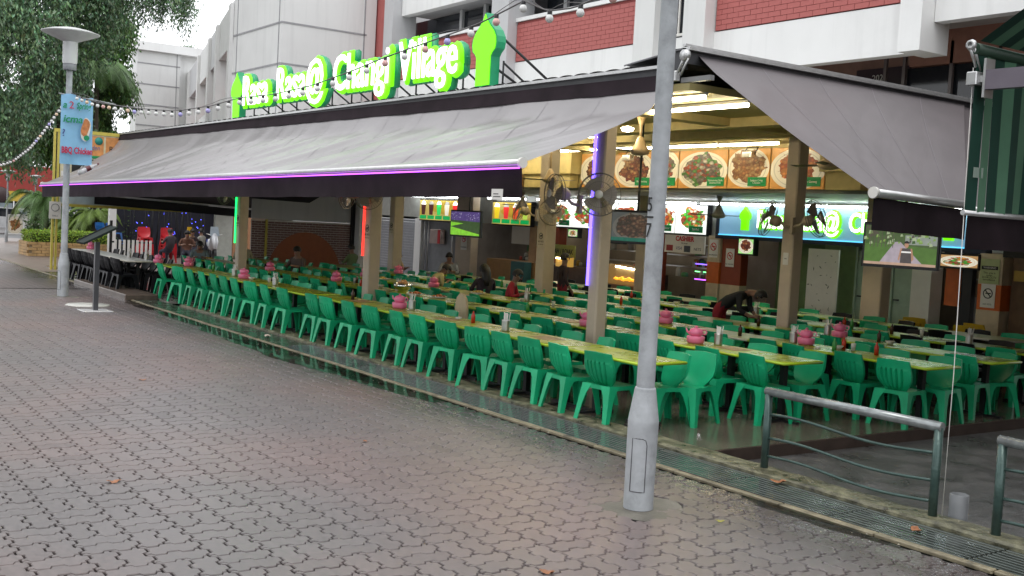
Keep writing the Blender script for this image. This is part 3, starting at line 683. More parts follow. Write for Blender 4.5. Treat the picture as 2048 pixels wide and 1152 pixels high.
for i, (x0, x1, z0, z1) in enumerate(((-18.55, -18.1, 1.75, 2.1), (-13.05, -12.25, 1.80, 2.03), (-25.3, -24.9, 1.88, 2.08), (-23.4, -22.9, 1.8, 2.05))):
    t, h, H = lightbox(x0, x1, z0, z1, 19.7, ['small lit noodle picture over the dark green doorway', 'low lit dish picture strip at the right kitchen hatch', 'tiny green lit menu over the popiah stall', 'small green lit picture beside the popiah stall'][i])
    picture('picture', food('small_dish_%d' % i, 40+i, GD if i else BR, bgc=(.35, .2, .08) if i == 1 else (.3, .6, .2), em=.6, fs=.36, cell=9), t, -h, h, 0, H, -.015)

# ---- shop fronts
shop = thing('shop_fronts', 'row of food stall fronts with orange, green and grey walls under the lit signs', 'building', (-20, 20, 0))
def sp_(name, fn, mat, label=None):
    mb = MB(); fn(mb); o = part(name, mb, mat, shop, label=label); o.location = (20, -20, 0); return o
sp_('rear_wall', lambda m: m.box(-38, -8, 21.9, 22.1, 0, 3.1), M('dim_kitchen_wall', (.30, .25, .19), .6, var=.3, scale=1.5))
sp_('upper_wall', lambda m: m.box(-38, -8, 20.0, 20.1, 2.12, 3.03), M('soffit_face', (.35, .36, .33), .6))
greyw = M('grey_shutter', (.22, .23, .25), .5, var=.1)
dgreen = M('dark_olive_wall', (.12, .19, .07), .6, var=.15); mgreen = M('mid_green_wall', (.24, .34, .15), .6); doorm = M('pale_green_door', (.34, .45, .36), .5)
creamw = M('cream_wall', (.60, .49, .33), .6, dirt=.15)
sp_('shutter', lambda m: [m.box(-38, -34.75, 20, 20.05, z, z+.095) for z in [k*.1 for k in range(22)]], greyw)
sp_('door_post', lambda m: m.box(-34.7, -34.25, 19.9, 20.1, 0, 2.15), white_wall)
sp_('wall', lambda m: m.box(-34.2, -30.9, 20, 20.1, 0, 2.12), greyw)
sp_('pipe', lambda m: [m.tube([(x, 19.93, 0), (x, 19.93, 3.0)], .03, 6) for x in (-34.0, -33.75, -32.1)], alu)
sp_('wall', lambda m: m.box(-31.6, -30.7, 19.9, 20, 0, 1.9), creamw)
sp_('counter', lambda m: m.box(-29.4, -26.8, 19.6, 20.3, 0, 1.0), M('orange_counter', (.42, .22, .08), .5))
sp_('counter', lambda m: m.box(-27.6, -26.9, 19.3, 19.58, 0, 1.0), M('teal_counter', (.05, .16, .16), .5))
sp_('wall', lambda m: m.box(-29.5, -26.9, 20.6, 20.7, 1.5, 2.12), paper)
sp_('wall', lambda m: m.box(-27.6, -27.25, 19.95, 20.5, 0, 2.12), M('tan_wall', (.45, .28, .15), .5))
sp_('pillar', lambda m: m.box(-27.0, -26.0, 19.8, 20.1, 0, 1.05), creamw); sp_('pillar', lambda m: m.box(-27.0, -26.55, 19.8, 20.1, 1.5, 2.14), M('green_poster', (.55, .6, .4), .5))
sp_('pillar', lambda m: m.box(-27.0, -26.0, 19.8, 20.1, 1.051, 1.499), orange_p); sp_('pillar', lambda m: m.box(-26.54, -25.9, 19.8, 20.1, 1.5, 2.14), rust_p)
sp_('stall_counter', lambda m: (m.box(-25.9, -21.6, 19.6, 20.3, 0, 1.0),), M('brown_counter', (.10, .065, .05), .5, var=.3))
sp_('shelf', lambda m: [m.box(-24.6, -19.8, 20.6, 20.9, z, z+.03) for z in (1.25, 1.55, 1.85)], steel)
sp_('pillar', lambda m: m.box(-21.9, -21.5, 19.8, 20.1, 0, 2.14), rust_p)
sp_('pillar', lambda m: m.box(-19.69, -19.28, 19.8, 20.1, 0, .95), creamw); sp_('pillar', lambda m: m.box(-19.69, -19.28, 19.8, 20.1, .951, 1.48), orange_p)
sp_('pillar', lambda m: m.box(-19.69, -19.28, 19.8, 20.1, 1.481, 2.14), creamw); sp_('pillar', lambda m: m.box(-19.25, -18.6, 19.85, 20.1, .95, 2.14), rust_p); sp_('pillar', lambda m: m.box(-19.25, -18.6, 19.85, 20.1, 0, .949), creamw)
sp_('wall', lambda m: m.box(-18.1, -16.4, 20.6, 20.7, 0, 2.1), dgreen); sp_('wall', lambda m: m.box(-16.45, -15.4, 20.3, 20.4, 0, 2.1), mgreen)
sp_('wall', lambda m: (m.box(-15.42, -13.8, 20.2, 20.3, 0, 2.14),), mgreen)
for x0, x1 in ((-15.34, -14.72), (-14.4, -13.9)):
    sp_('door', lambda m: (m.box(x0, x1, 20.1, 20.18, .02, .9), m.box(x0, x1, 20.1, 20.18, .98, 2.0), m.box(x0, x1, 20.12, 20.17, .9, .98), m.box(x0-.05, x0, 20.05, 20.2, 0, 2.08), m.box(x1, x1+.05, 20.05, 20.2, 0, 2.08)), doorm)
    sp_('door_handle', lambda m: m.box(x0+.05, x0+.16, 20.04, 20.09, .98, 1.01), blackm)
sp_('pillar', lambda m: m.box(-13.7, -13.25, 19.7, 20.1, 0, 2.14), paper)
sp_('pillar', lambda m: m.box(-13.05, -12.75, 19.9, 20.1, 1.0, 1.8), orange_p)
sp_('kitchen_panel', lambda m: (m.box(-12.72, -12.5, 19.95, 20.1, 0, 2.1),), blackm)
sp_('kitchen_counter', lambda m: (m.box(-12.5, -12.25, 20.1, 20.8, 0, 1.15), m.box(-12.7, -12.2, 20.1, 20.3, 1.15, 1.2)), steel)
sp_('shelf', lambda m: m.box(-12.55, -12.2, 20.1, 20.5, 1.55, 1.58), alu)
sp_('pillar', lambda m: m.box(-12.24, -11.75, 19.75, 20.1, 0, 1.0), creamw); sp_('pillar', lambda m: m.box(-12.24, -11.75, 19.75, 20.1, 1.001, 1.5), orange_p); sp_('pillar', lambda m: m.box(-12.24, -11.75, 19.75, 20.1, 1.501, 2.1), creamw)
sp_('wall', lambda m: m.box(-11.7, -8, 20.0, 20.1, 0, 2.1), M('brown_stall', (.14, .08, .04), .6, var=.3))
sp_('wall', lambda m: m.box(-11.6, -10.6, 19.9, 19.99, 1.6, 1.8), M('mustard_panel', (.42, .26, .04), .5))
for i, (a, b_, lb) in enumerate(((-29.3, -27.5, 'juice stall'), (-25.8, -24.4, 'popiah stall'), (-23.8, -22.2, 'stall beside the popiah stall'), (-21.2, -20.0, 'cashier stall'), (-12.9, -12.1, 'right kitchen hatch'))):
    tube_light(a, b_, 21.0, 2.45, M('tube_stall', (1, 1, 1), em=(1, .92, .75), es=9), f'tube lamp inside the {lb}', 'tube lamps inside the stalls')
# clutter in the kitchens
for k in range(110):
    x = rnd.choice([rnd.uniform(-29.2, -27), rnd.uniform(-25.6, -22.2), rnd.uniform(-21.2, -19.9), rnd.uniform(-12.5, -12.2)]); z = rnd.choice((1.02, 1.28, 1.58)) if x < -13 else 1.2
    r_ = rnd.uniform(.04, .10); hh = rnd.uniform(.08, .24)
    t = MB(); t.lathe([(0, 0), (r_, 0), (r_, hh*.8), (r_*.6, hh), (0, hh)], n=10)
    c_ = rnd.choice([(.5, .5, .48), (.5, .06, .03), (.5, .3, .05), (.1, .1, .1), (.6, .6, .55), (.1, .3, .12)])
    o = part('kitchen_jar', t, M('jar_%d%d' % (int(c_[0]*10), int(c_[1]*100)), c_, .3), None, (x, 20.15 if z < 1.2 else 20.75 if x < -13 else 20.4, z))
    w_ = 'juice stall' if x < -26.5 else 'popiah stall' if x < -22 else 'cashier stall' if x < -18 else 'right kitchen hatch'; tag(o, f'small pot or jar crowded on the shelves of the {w_}', 'container', f'containers in the {w_}')
cs = thing('cashier_sign', 'white cashier sign with payment card logos over the cash counter', 'sign', (-20.42, 19.7, 1.72))
m = MB(); m.box(-.74, .72, -.02, .02, -.07, .38); part('board', m, paper, cs)
text('CASHIER', .17, red_ink, cs, (0, -.025, .29), ext=.002, offset=.006); text('We Accept', .05, ink, cs, (0, -.025, .18), ext=.001)
m = MB(); m.box(-.66, -.42, -.03, -.021, -.03, .12); part('card_logo', m, M('mc_maroon', (.30, .03, .03), .5), cs); text('VISA', .12, M('visa_blue', (.03, .04, .2), .5), cs, (-.2, -.025, .045), ext=.001, shear=.2)
m = MB(); m.box(.0, .22, -.03, -.021, -.04, .12); part('card_logo', m, M('logo_grey', (.05, .06, .08), .5), cs); text('NETS', .10, M('nets_dark', (.06, .06, .10), .5), cs, (.48, -.025, .045), ext=.001, sx=1.1)
ps = thing('stall_sign', 'yellow-green stall sign reading POPIAH / ROJAK', 'sign', (-25.45, 19.55, 1.42)); m = MB(); m.box(-.72, .70, -.02, .02, -.2, .2); part('board', m, M('sign_olive', (.34, .36, .08), .5), ps)
text('POPIAH / ROJAK', .20, ink, ps, (0, -.025, .0), ext=.002, sx=.85, offset=.004)
m = MB(); o = thing('bread_warmer', 'lit glass food warmer with orange snacks below the cashier', 'food warmer', (-21.3, 18.9, .0))
m.box(-.9, .5, -.3, .3, 0, .72); part('cabinet', m, M('warm_cabinet', (.25, .12, .05), .4), o)
m = MB(); m.prism([(-.9, .73), (.5, .73), (.5, 1.15), (-.8, 1.25)], -.28, .28); part('glass_case', m, M('warm_glass', (.25, .2, .12), .05, em=(1, .5, .12), es=.12), o)
m = MB(); m.tube([(-.5, -.3, 1.2), (.3, -.3, 1.16)], .02, 6); part('lamp_tube', m, gold_t, o)
m = MB()
for k in range(14): m.lathe([(0, 0), (.06, .02), (.05, .06), (0, .08)], (-.55+rnd.random()*.8, -.32+rnd.random()*.03, .82+rnd.random()*.06), 7)
part('fried_snacks', m, M('glowing_snacks', (.7, .3, .02), em=(1, .42, .03), es=.9), o)
o = thing('bread_warmer', 'small lit snack warmer at the popiah stall', 'food warmer', (-24.9, 19.3, 1.0)); m = MB(); m.box(-.25, .25, -.15, .15, 0, .28, ch=.02); part('case', m, M('warm_case', (.5, .3, .08), .2, em=(1, .55, .1), es=.25), o); m = MB(); m.tube([(-.2, -.16, .24), (.2, -.16, .24)], .018, 6); part('lamp_tube', m, gold_t, o)
for i, (z, c_) in enumerate(((1.38, (.2, .1, 1)), (1.18, (.2, 1, .3)), (.98, (.5, .1, 1)))):
    o = part('display_light', MB().tube([(-20.6, 20.3, z), (-19.8, 20.3, z)], .014, 6), M('disp_%d' % i, c_, em=c_, es=2.5)); tag(o, f'{["blue", "green", "violet"][i]} light strip on a drinks shelf behind the cashier', 'light strip')
cu = thing('printed_screen', 'white freestanding screen printed with dark bamboo leaves', 'screen', (-15.9, 19.6, 0)); m = MB(); m.box(-.42, .42, -.02, .02, .0, 1.98); part('panel', m, paper, cu)
m = MB()
for k in range(26):
    a = rnd.uniform(0, 6.3); cx_, cz = rnd.uniform(-.35, .35), rnd.uniform(.2, 1.85); l = rnd.uniform(.04, .10)
    m.prism([(cx_, cz), (cx_+l*.5*math.cos(a+.3), cz+l*.5*math.sin(a+.3)), (cx_+l*math.cos(a), cz+l*math.sin(a)), (cx_+l*.5*math.cos(a-.3), cz+l*.5*math.sin(a-.3))], -.024, -.021)
part('leaf_print', m, M('leaf_print', (.12, .14, .12), .5), cu)
def notice(x, y, z, w_, h_, label, kind='smoke', parent=None, base=paper):
    t = thing('notice', label, 'notice', (x, y, z)); m = MB(); m.box(-w_/2, w_/2, -.004, .004, -h_/2, h_/2); part('sheet', m, base, t)
    r_ = w_*.34; m = MB(); m.lathe([(r_*.8, 0), (r_, 0), (r_, -.003), (r_*.8, -.003)], (0, -.005, h_*.1), 20, axis='y')
    m.prism([(-r_*.7, h_*.1+r_*.6), (-r_*.55, h_*.1+r_*.75), (r_*.7, h_*.1-r_*.6), (r_*.55, h_*.1-r_*.75)], -.009, -.006); m.box(-r_*.5, r_*.6, -.008, -.005, h_*.08, h_*.13)
    part('symbol', m, red_ink if kind == 'smoke' else ink, t)
    text({'smoke': 'NO SMOKING', 'pets': 'NO PETS', 'smile': 'SMILE'}[kind], w_*.15, ink, t, (0, -.006, -h_*.36), ext=.001); return t
notice(-30.1, 19.13, 1.52, .36, .62, 'red no smoking notice on the wide white pillar')
notice(-19.48, 19.78, 1.82, .3, .45, 'no smoking notice right of the cashier sign')
notice(-18.95, 19.83, 1.62, .28, .45, 'no smoking notice on the dark red pillar')
nt_ = thing('notice', 'yellow-green 24 hour cctv warning notice above the no pets notice', 'notice', (-12.0, 19.73, 1.76)); m = MB(); m.box(-.2, .2, -.004, .004, -.24, .24); part('sheet', m, M('cctv_green', (.45, .5, .25), .5), nt_)
m = MB(); m.box(-.17, .17, -.008, -.005, .03, .1); part('band', m, ink, nt_); text('WARNING', .055, paper, nt_, (0, -.01, .065), ext=.001); text('This area is\nunder\n24 HR CCTV\nsurveillance', .055, ink, nt_, (0, -.008, -.1), ext=.001)
notice(-12.0, 19.73, 1.28, .3, .46, 'white no pets notice on the orange pillar at the right', 'pets')
o = thing('fire_box', 'grey and red hose reel box on the grey wall', 'box', (-33.0, 19.85, 1.55)); m = MB(); m.box(-.35, .35, -.1, .1, -.25, .25, ch=.01); part('case', m, M('box_pink', (.45, .35, .33), .5), o); m = MB(); m.box(.2, .36, -.115, -.101, -.24, .24); part('red_panel', m, red_ink, o)
o = part('poster_disc', MB().lathe([(0, 0), (.22, 0), (.22, -.02), (0, -.02)], (-26.3, 19.7, 1.28), 24, axis='y'), orange_p); tag(o, 'round orange disc sign beside the popiah stall', 'sign')
ms = thing('stall_sign', 'black and white stall sign cut by the right edge of the view', 'sign', (-11.3, 19.5, 2.05)); m = MB(); m.box(-.3, 1.2, -.03, .03, 0, .26); part('board', m, ink, ms); m = MB(); m.prism([(-.1, .2), (.9, .22), (.9, .03), (.35, .03)], -.04, -.031); part('white_band', m, paper, ms); text('Mee', .14, ink, ms, (.45, -.045, .12), ext=.001)

# ================================================================== AWNINGS
def awning(label, tl, tr, bl_, br_, val, fab, hem, wr, sag=.10, drop=.0, bar=alu, seamn=6):
    t = thing('awning', label, 'awning', tl)
    o0 = Vector(tl); TL, TR, BL, BR_ = (Vector(p)-o0 for p in (tl, tr, bl_, br_))
    nrm = (TR-TL).cross(BL-TL).normalized(); nrm = nrm if nrm.z > 0 else -nrm
    Ln = (TR-TL).length; nu = int(Ln*18)
    def f(u, v):
        p = (TL*(1-u)+TR*u)*(1-v)+(BL*(1-u)+BR_*u)*v
        s = u*Ln
        ph = s*.62+v*1.75                                    # creases run diagonally down the slope
        a = noise.noise(Vector((ph*.9, v*.15, 3.1)))*.5+.36*(.5-2*abs(noise.noise(Vector((ph*1.7, v*.18, 7.7)))))+.15*(.5-2*abs(noise.noise(Vector((ph*4.1, v*.25, 1.7)))))
        edge = min(1, v*3+.03)*min(1, (1-v)*5+.05)*min(1, (1-u)*Ln*1.2, u*Ln*1.2+.2)
        dz = drop*min(1, v/.13)**.8*(1-v)
        return p+nrm*(a*wr*(1.45-.6*u)*edge-sag*math.sin(PI*v)*(.8+.2*math.sin(s*.5))*(.35+.65*min(1, (1-u)*Ln*.8)))-Vector((0, 0, dz))
    m = MB(); m.grid(f, nu, 36); part('canopy_cloth', m, fab, t)
    m = MB()
    for k in range(1, seamn):
        u = k/seamn
        pts = [f(u, j/26)+nrm*.004 for j in range(27)]
        dr = (TR-TL).normalized()*.005
        m.add([q for p in pts for q in (p-dr, p+dr)], [(2*i, 2*i+1, 2*i+3, 2*i+2) for i in range(26)], 0, True)
    part('cloth_seam', m, M('seam_'+fab.name, (.24, .22, .24), .4), t)
    m = MB(); m.tube([BL, BR_], .045, 10); part('front_bar', m, bar, t)
    m = MB()
    for e in (BL, BR_): d_ = (BR_-BL).normalized(); m.tube([e-d_*.02, e+d_*.02], .06, 12)
    part('bar_cap', m, paper, t)
    dn = Vector((0, 0, -1))
    def h(u, v):
        p = BL*(1-u)+BR_*u+Vector((0, 0, -.05)); s = u*Ln
        sw = .03*math.sin(s*1.7)*v+.012*noise.noise(Vector((s*3, 0, 5)))*v
        return p+dn*val*v*(1+.03*noise.noise(Vector((s*1.1, 2, 0))))+Vector((nrm.x, nrm.y, 0)).normalized()*sw
    m = MB(); m.grid(h, nu, 5); part('valance', m, hem, t)
    return t, f
awn, af = awning('long grey-purple sloping canvas awning with a purple light strip along its front bar', (-35.3, 9.45, 4.22), (-10.3, 9.45, 4.10), (-34.1, 7.0, 2.56), (-9.9, 7.0, 2.86), .33, awn_fab, dark_fab, .20, drop=.30, seamn=21)
m = MB(); m.tube([Vector((-34.1, 6.93, 2.50))-Vector((-35.3, 9.45, 4.22)), Vector((-9.85, 6.93, 2.80))-Vector((-35.3, 9.45, 4.22))], .010, 6); part('light_strip', m, led_p, awn)
m = MB(); m.grid(lambda u, v: (u*25.0, -.05-.05*v, .05-.12*u-.20*v+.015*noise.noise(Vector((u*30, v, 0)))*v), 120, 4); part('top_shade_strip', m, dark_fab, awn)  # dark strip added to stand in for the shade at the cloth's top
m = MB()
for s in (-16, -22, -28, -33.5): m.tube([(s+.2+35.3, -2.4, -1.62-(.0 if s > -20 else .18)), (s-1.3+35.3, -1.2, -1.4), (s-.2+35.3, 0, -1.0)], .025, 6)
part('folding_arm', m, alu, awn)
m = MB(); m.box(-.12, .10, -.003, .003, -.06, .06); part('maker_tag', m, paper, awn, (35.3-10.1, -2.62, 4.22-4.22-1.72))
m = MB(); m.box(-.08, .06, -.005, -.003, -.03, -.02); m.box(-.08, .02, -.005, -.003, .0, .01); part('tag_print', m, ink, awn, (35.3-10.1, -2.62, -1.72))
awn2, _ = awning('mauve canvas side awning sloping to the right over the alley end', (-9.95, 9.6, 4.40), (-9.95, 15.3, 4.40), (-7.0, 9.33, 2.70), (-7.0, 10.97, 2.66), .33, awn_fab2, dark_fab, .03, sag=.04, drop=.05, seamn=5)
awn4, _ = awning('dark side awning with a wet grey bar under the green striped blind', (-9.95, 15.3, 4.38), (-9.95, 20, 4.38), (-7.0, 10.98, 2.61), (-7.0, 15.5, 2.60), .38, awn_fab2, dark_fab, .03, sag=.05, drop=.16, seamn=3)
awn3, _ = awning('black side awning hanging low at the far left end of the eatery', (-31.5, 8.6, 3.0), (-31.5, 15.0, 2.9), (-34.2, 8.5, 2.36), (-34.2, 14.9, 2.12), .26, M('blackish_canvas', (.012, .012, .016), .7), M('blackish_canvas', (.012, .012, .016), .7), .02, sag=.03, seamn=3)
# awning arm bracket at the roof corner
br = thing('awning_bracket', 'white awning gear bracket at the roof corner beside the lamp post', 'bracket', (-9.95, 9.3, 4.18))
m = MB(); m.lathe([(0, -.03), (.07, -.03), (.07, .03), (0, .03)], (.1, 0, .16), 10, axis='y'); m.tube([(.1, 0, .15), (-.02, 0, -.05)], .018, 6); m.tube([(.16, 0, .12), (.04, 0, -.08)], .014, 6); m.box(-.09, .0, -.04, .04, -.14, -.02, ch=.01)
part('gear', m, alu, br); m = MB(); m.box(0, .5, .05, .12, -.16, -.10); part('arm', m, M('arm_grey', (.2, .2, .2), .5), br)

nb_ = thing('neighbour_building', 'brown rendered shop wall just beyond the right edge that carries the green awning', 'building', (-2.8, 8, 0))
part('wall', MB().box(0, 6, .3, 24, -.1, 6.5), M('neighbour_wall', (.22, .16, .12), .7), nb_)
# green striped blind
gb = thing('striped_blind', 'green and dark green striped drop blind at the right edge', 'blind', (-5.0, 7.8, 2.5))
gs = [M('green_stripe_dark', (.008, .05, .035), .6, var=.15), M('green_stripe_light', (.09, .21, .13), .6, var=.15, scale=3, dirt=.12)]
m = MB(); yy = 0; k = 0
while yy < 3:
    wd_ = .135
    m.grid(lambda u, v: (.012*math.sin((yy+u*wd_)*14)+.03*(1-v)*noise.noise(Vector((yy*2, 0, 0))), yy+u*wd_, 1.22*v-.02), 1, 8, k % 2); yy += wd_; k += 1
part('blind_cloth', m, gs, gb)
m = MB(); m.tube([(0, -.02, -.03), (0, 3, -.03)], .022, 8); part('bottom_bar', m, alu, gb)
m = MB(); m.tube([(0, -.03, 1.24), (0, 3, 1.24)], .045, 10); part('roller', m, M('roller_green', (.02, .05, .03), .5), gb)
m = MB(); m.lathe([(.02, -.02), (.035, -.025), (.045, 0), (.035, .02), (0, .02)], (0, -.08, 1.26), 9, axis='y'); m.tube([(0, -.1, 1.25), (.0, .0, 1.1)], .012, 6); m.tube([(0, -.04, 1.25), (0, .06, 1.08)], .012, 6); m.box(-.04, .05, -.06, .06, .96, 1.06, ch=.008); m.box(.08, .1, -.02, .1, .86, 1.16); m.box(.04, .1, -.01, .05, .98, 1.03)
part('gear_bracket', m, alu, gb)
m = MB(); m.box(.1, 3.2, -.02, .05, .92, 1.07); part('support_arm', m, M('mauve_beam', (.15, .13, .16), .4), gb)
m = MB(); m.box(.012, .016, .06, .19, .25, .33); part('maker_tag', m, M('pale_print', (.30, .38, .33), .5), gb)
g2 = thing('awning', 'green striped sloping awning above the drop blind at the top right', 'awning', (-5.0, 7.8, 3.78))
m = MB(); yy = 0; k = 0
while yy < 3:
    m.quad((.02, yy, .02), (.02, yy+.135, .02), (2.2, yy+.135, 1.35), (2.2, yy, 1.35), k % 2); yy += .135; k += 1
part('canopy_cloth', m, gs, g2)
wr_ = thing('tie_rope', 'thin white cord hanging from the striped blind bracket to the kerb', 'cord', (-5.02, 7.86, 0)); m = MB(); m.tube([(0, 0, .02), (.01, -.01, 1.2), (0, -.06, 3.6)], .0035, 5); part('cord', m, paper, wr_)

# ================================================================== ROOF SIGN
sg = thing('roof_sign', 'lit green and white roof sign reading Rasa Rasa@ Changi Village', 'sign', (-20, 9.8, 4.33))
X = lambda x: x+20
m = MB(); m.prism(minaret(0, X(-26.0), .03, 1.13, .78), -.07, .09); part('tower_logo', m, [green_side], sg)
m = MB(); m.prism(minaret(0, X(-26.0), .055, 1.08, .70), -.085, -.071); part('tower_face', m, green_lit, sg)
m = MB(); m.prism(minaret(0, X(-15.0), .03, 1.20, .76), -.07, .09); part('tower_logo', m, [green_side], sg)
m = MB(); m.prism(minaret(0, X(-15.0), .055, 1.15, .68), -.085, -.071); part('tower_face', m, green_lit, sg)
for s_, x0, x1, zc in (('Rasa', -25.45, -23.72, .60), ('Rasa@', -23.40, -20.78, .62), ('Changi', -20.50, -17.98, .62), ('Village', -17.80, -15.58, .62)):
    sz = 1.0; xc = X((x0+x1)/2)
    def fit(bev, **kw):
        o = text(s_, sz, kw.pop('mat'), sg, (xc, kw.pop('y'), zc), bevel=bev, **kw)
        xs_ = [v.co.x for v in o.data.vertices]; wdt = max(xs_)-min(xs_); target = (x1-x0)-(0 if kw.get('name') != 'letters' else .20)
        s = target/wdt; mid = (max(xs_)+min(xs_))/2
        zs_ = [v.co.z for v in o.data.vertices]; zm = (max(zs_)+min(zs_))/2
        for v in o.data.vertices: v.co.x = (v.co.x-mid)*s
        return o
    fit(.092, mat=green_side, y=.0, zs=1.0, name='letter_back')
    fit(.078, mat=green_lit, y=-.09, zs=.5, name='letter_outline')
    fit(0, mat=white_lit, y=-.16, ext=.012, offset=.008, name='letters')
for x in [-25.3, -24.4, -23.6, -22.8, -21.9, -21.0, -20.1, -19.2, -18.4, -17.5, -16.7, -15.9, -14.7]:
    part('strut', MB().tube([(X(x), .12, -.03), (X(x), .12, .45)], .018, 6), blackm, sg); part('strut', MB().tube([(X(x), .12, .42), (X(x)+.05, .75, .0)], .018, 6), blackm, sg)
    part('strut', MB().tube([(X(x), .12, .1), (X(x)-.25, .6, -.0)], .015, 6), blackm, sg)
part('strut', MB().tube([(X(-14.7), .1, .8), (X(-14.4), 1.1, .02)], .022, 6), blackm, sg); part('strut', MB().tube([(X(-15.2), .1, .5), (X(-15.0), .9, .02)], .022, 6), blackm, sg)

# ================================================================== LAMP POSTS
def lamp_post(x, y, label, h0=.94, hs=5.05, r0=.118, r1=.072, scale=1):
    t = thing('lamp_post', label, 'lamp post', (x, y, 0), group='grey mushroom lamp posts')
    k = scale
    m = MB(); m.lathe([(r0*k*1.0, 0), (r0*k*1.03, .685*k), (r0*k*1.03, .70*k), (r0*k*1.01, .715*k), (r1*k*1.16, .95*k), (r1*k*1.12, .962*k), (r1*k*.9, .965*k), (0, .965*k)], n=24); part('base_sleeve', m, galv, t)
    m = MB(); m.lathe([(r1*k, .9*k), (r1*k*.9, 5.0*k)], n=20); part('pole', m, galv, t)
    a = -.9 if x > -10 else -1.2
    m = MB(); w_ = .055*k
    pts = [(r0*k*1.01*math.cos(a+s), r0*k*1.01*math.sin(a+s), z*k) for s, z in [(-.5+i*.2, .15) for i in range(6)]+[(.5, .52), (.4, .56), (.2, .57), (0, .57), (-.2, .57), (-.5, .57), (-.5, .15)]]
    m.tube(pts, .004, 5, cap=False); part('access_door', m, M('door_gap', (.07, .07, .075), .6), t)
    m = MB(); m.lathe([(.13*k, 5.0*k), (.14*k, 5.02*k), (.14*k, 5.13*k), (.12*k, 5.15*k)], n=20); part('collar', m, M('collar_grey', (.25, .26, .28), .4), t)
    m = MB(); m.lathe([(.145*k, 5.14*k), (.155*k, 5.2*k), (.155*k, 5.58*k), (.15*k, 5.64*k)], n=24); part('lantern', m, M('frosted_lantern', (.66, .67, .68), .25, var=.04), t)
    m = MB(); m.lathe([(.15*k, 5.62*k), (.25*k, 5.66*k), (.60*k, 5.80*k), (.61*k, 5.82*k), (.45*k, 5.87*k), (.2*k, 5.92*k), (.06*k, 5.93*k), (0, 5.95*k)], n=32); part('hat', m, M('hat_white_metal', (.55, .56, .56), .35, var=.08, dirt=.15), t)
    return t
lp1 = lamp_post(-6.34, 5.79, 'near grey lamp post numbered 5 over 7, standing on the paving at the right')
for s_, z in (('5', 2.42), ('7', 2.22)): text(s_, .16, ink, lp1, (.002, -.0755, z-.03), ext=.001, rz=.0, sx=.8)
m = MB(); m.box(-.045, .05, -.0765, -.0745, 2.29, 2.305); part('number_bar', m, ink, lp1)
lp2 = lamp_post(-25.6, 5.75, 'grey lamp post with a wide white hat, carrying the blue chicken banner')
lamp_post(-54.5, 9.7, 'distant small lamp post at the left edge, beside the picture board', scale=.56)
lamp_post(-60, 12.0, 'farther small lamp post in front of the red building', scale=.55)
# banner
ban = thing('hanging_banner', 'light blue BBQ chicken banner hung on the lamp post', 'banner', (-25.28, 5.52, 4.43))
ban_m = M('banner_blue', (.25, .50, .74), .55, var=.06)
m = MB(); m.grid(lambda u, v: (.03*math.sin(u*5+v*2)+.03*v*noise.noise(Vector((u*3, v*3, 2))), u*.68-.02*v*math.sin(u*3), -1.5*v+(.03*math.sin(u*6.28)*(1-v))), 24, 30); part('cloth', m, ban_m, ban)
bz = PI/2
gi_ = M('banner_green_ink', (.0, .25, .10), .5); ri_ = M('banner_red_ink', (.50, .01, .06), .5)
text('a', .20, gi_, ban, (.062, .07, -.22), rz=bz, shear=.2, offset=.004); text('Spring', .19, gi_, ban, (.062, .46, -.22), rz=bz, sx=.62, shear=.2, offset=.004); text('2', .22, ri_, ban, (.064, .21, -.22), rz=bz)
text('icma', .22, gi_, ban, (.062, .24, -.52), rz=bz, shear=.2, offset=.004); text('?', .22, M('banner_navy', (.03, .03, .2), .5), ban, (.062, .06, -.83), rz=bz)
text('BBQ Chicken', .19, ri_, ban, (.064, .35, -1.20), rz=bz, sx=.62, offset=.006)
m = MB(); m.add([(.055, .52+.10*math.cos(a)*(1+.25*math.sin(2*a)), -.72+.26*math.sin(a)) for a in [k*PI/8 for k in range(16)]], [tuple(range(16))]); part('plate_print', m, M('print_white', (.7, .68, .6), .5), ban)
m = MB(); m.add([(.06, .51+.085*math.cos(a)*(1+.35*math.sin(2*a)), -.68+.20*math.sin(a)) for a in [k*PI/8 for k in range(16)]], [tuple(range(16))]); part('chicken_print', m, M('print_chicken', (.50, .18, .06), .5, var=.4, scale=12), ban)
m = MB(); m.add([(.064, .54+.06*math.cos(a), -.90+.06*math.sin(a)) for a in [k*PI/6 for k in range(12)]], [tuple(range(12))]); part('leaf_print', m, gi_, ban)
m = MB(); m.tube([(.0, -.05, .02), (.02, 1.15, -.10)], .014, 6); part('cross_bar', m, galv, ban)
bo = thing('plastic_bottle', 'clear plastic bottle with a dark cap hanging under the banner', 'bottle', (-25.25, 6.1, 2.85)); m = MB()
m.lathe([(0, -.22), (.05, -.21), (.055, -.05), (.04, 0), (.055, .05), (.05, .12), (.018, .2), (.018, .24)], n=12); o = part('body', m, M('clear_plastic', (.7, .7, .72), .15, trans=.3), bo); o.rotation_euler = (-1.05, 0, 0)
m = MB(); m.lathe([(.02, .24), (.02, .28), (0, .28)], n=10); m.lathe([(.057, -.02), (.057, .08)], n=12); o = part('cap_and_label', m, M('dark_red_cap', (.12, .02, .03), .4), bo); o.rotation_euler = (-1.05, 0, 0)

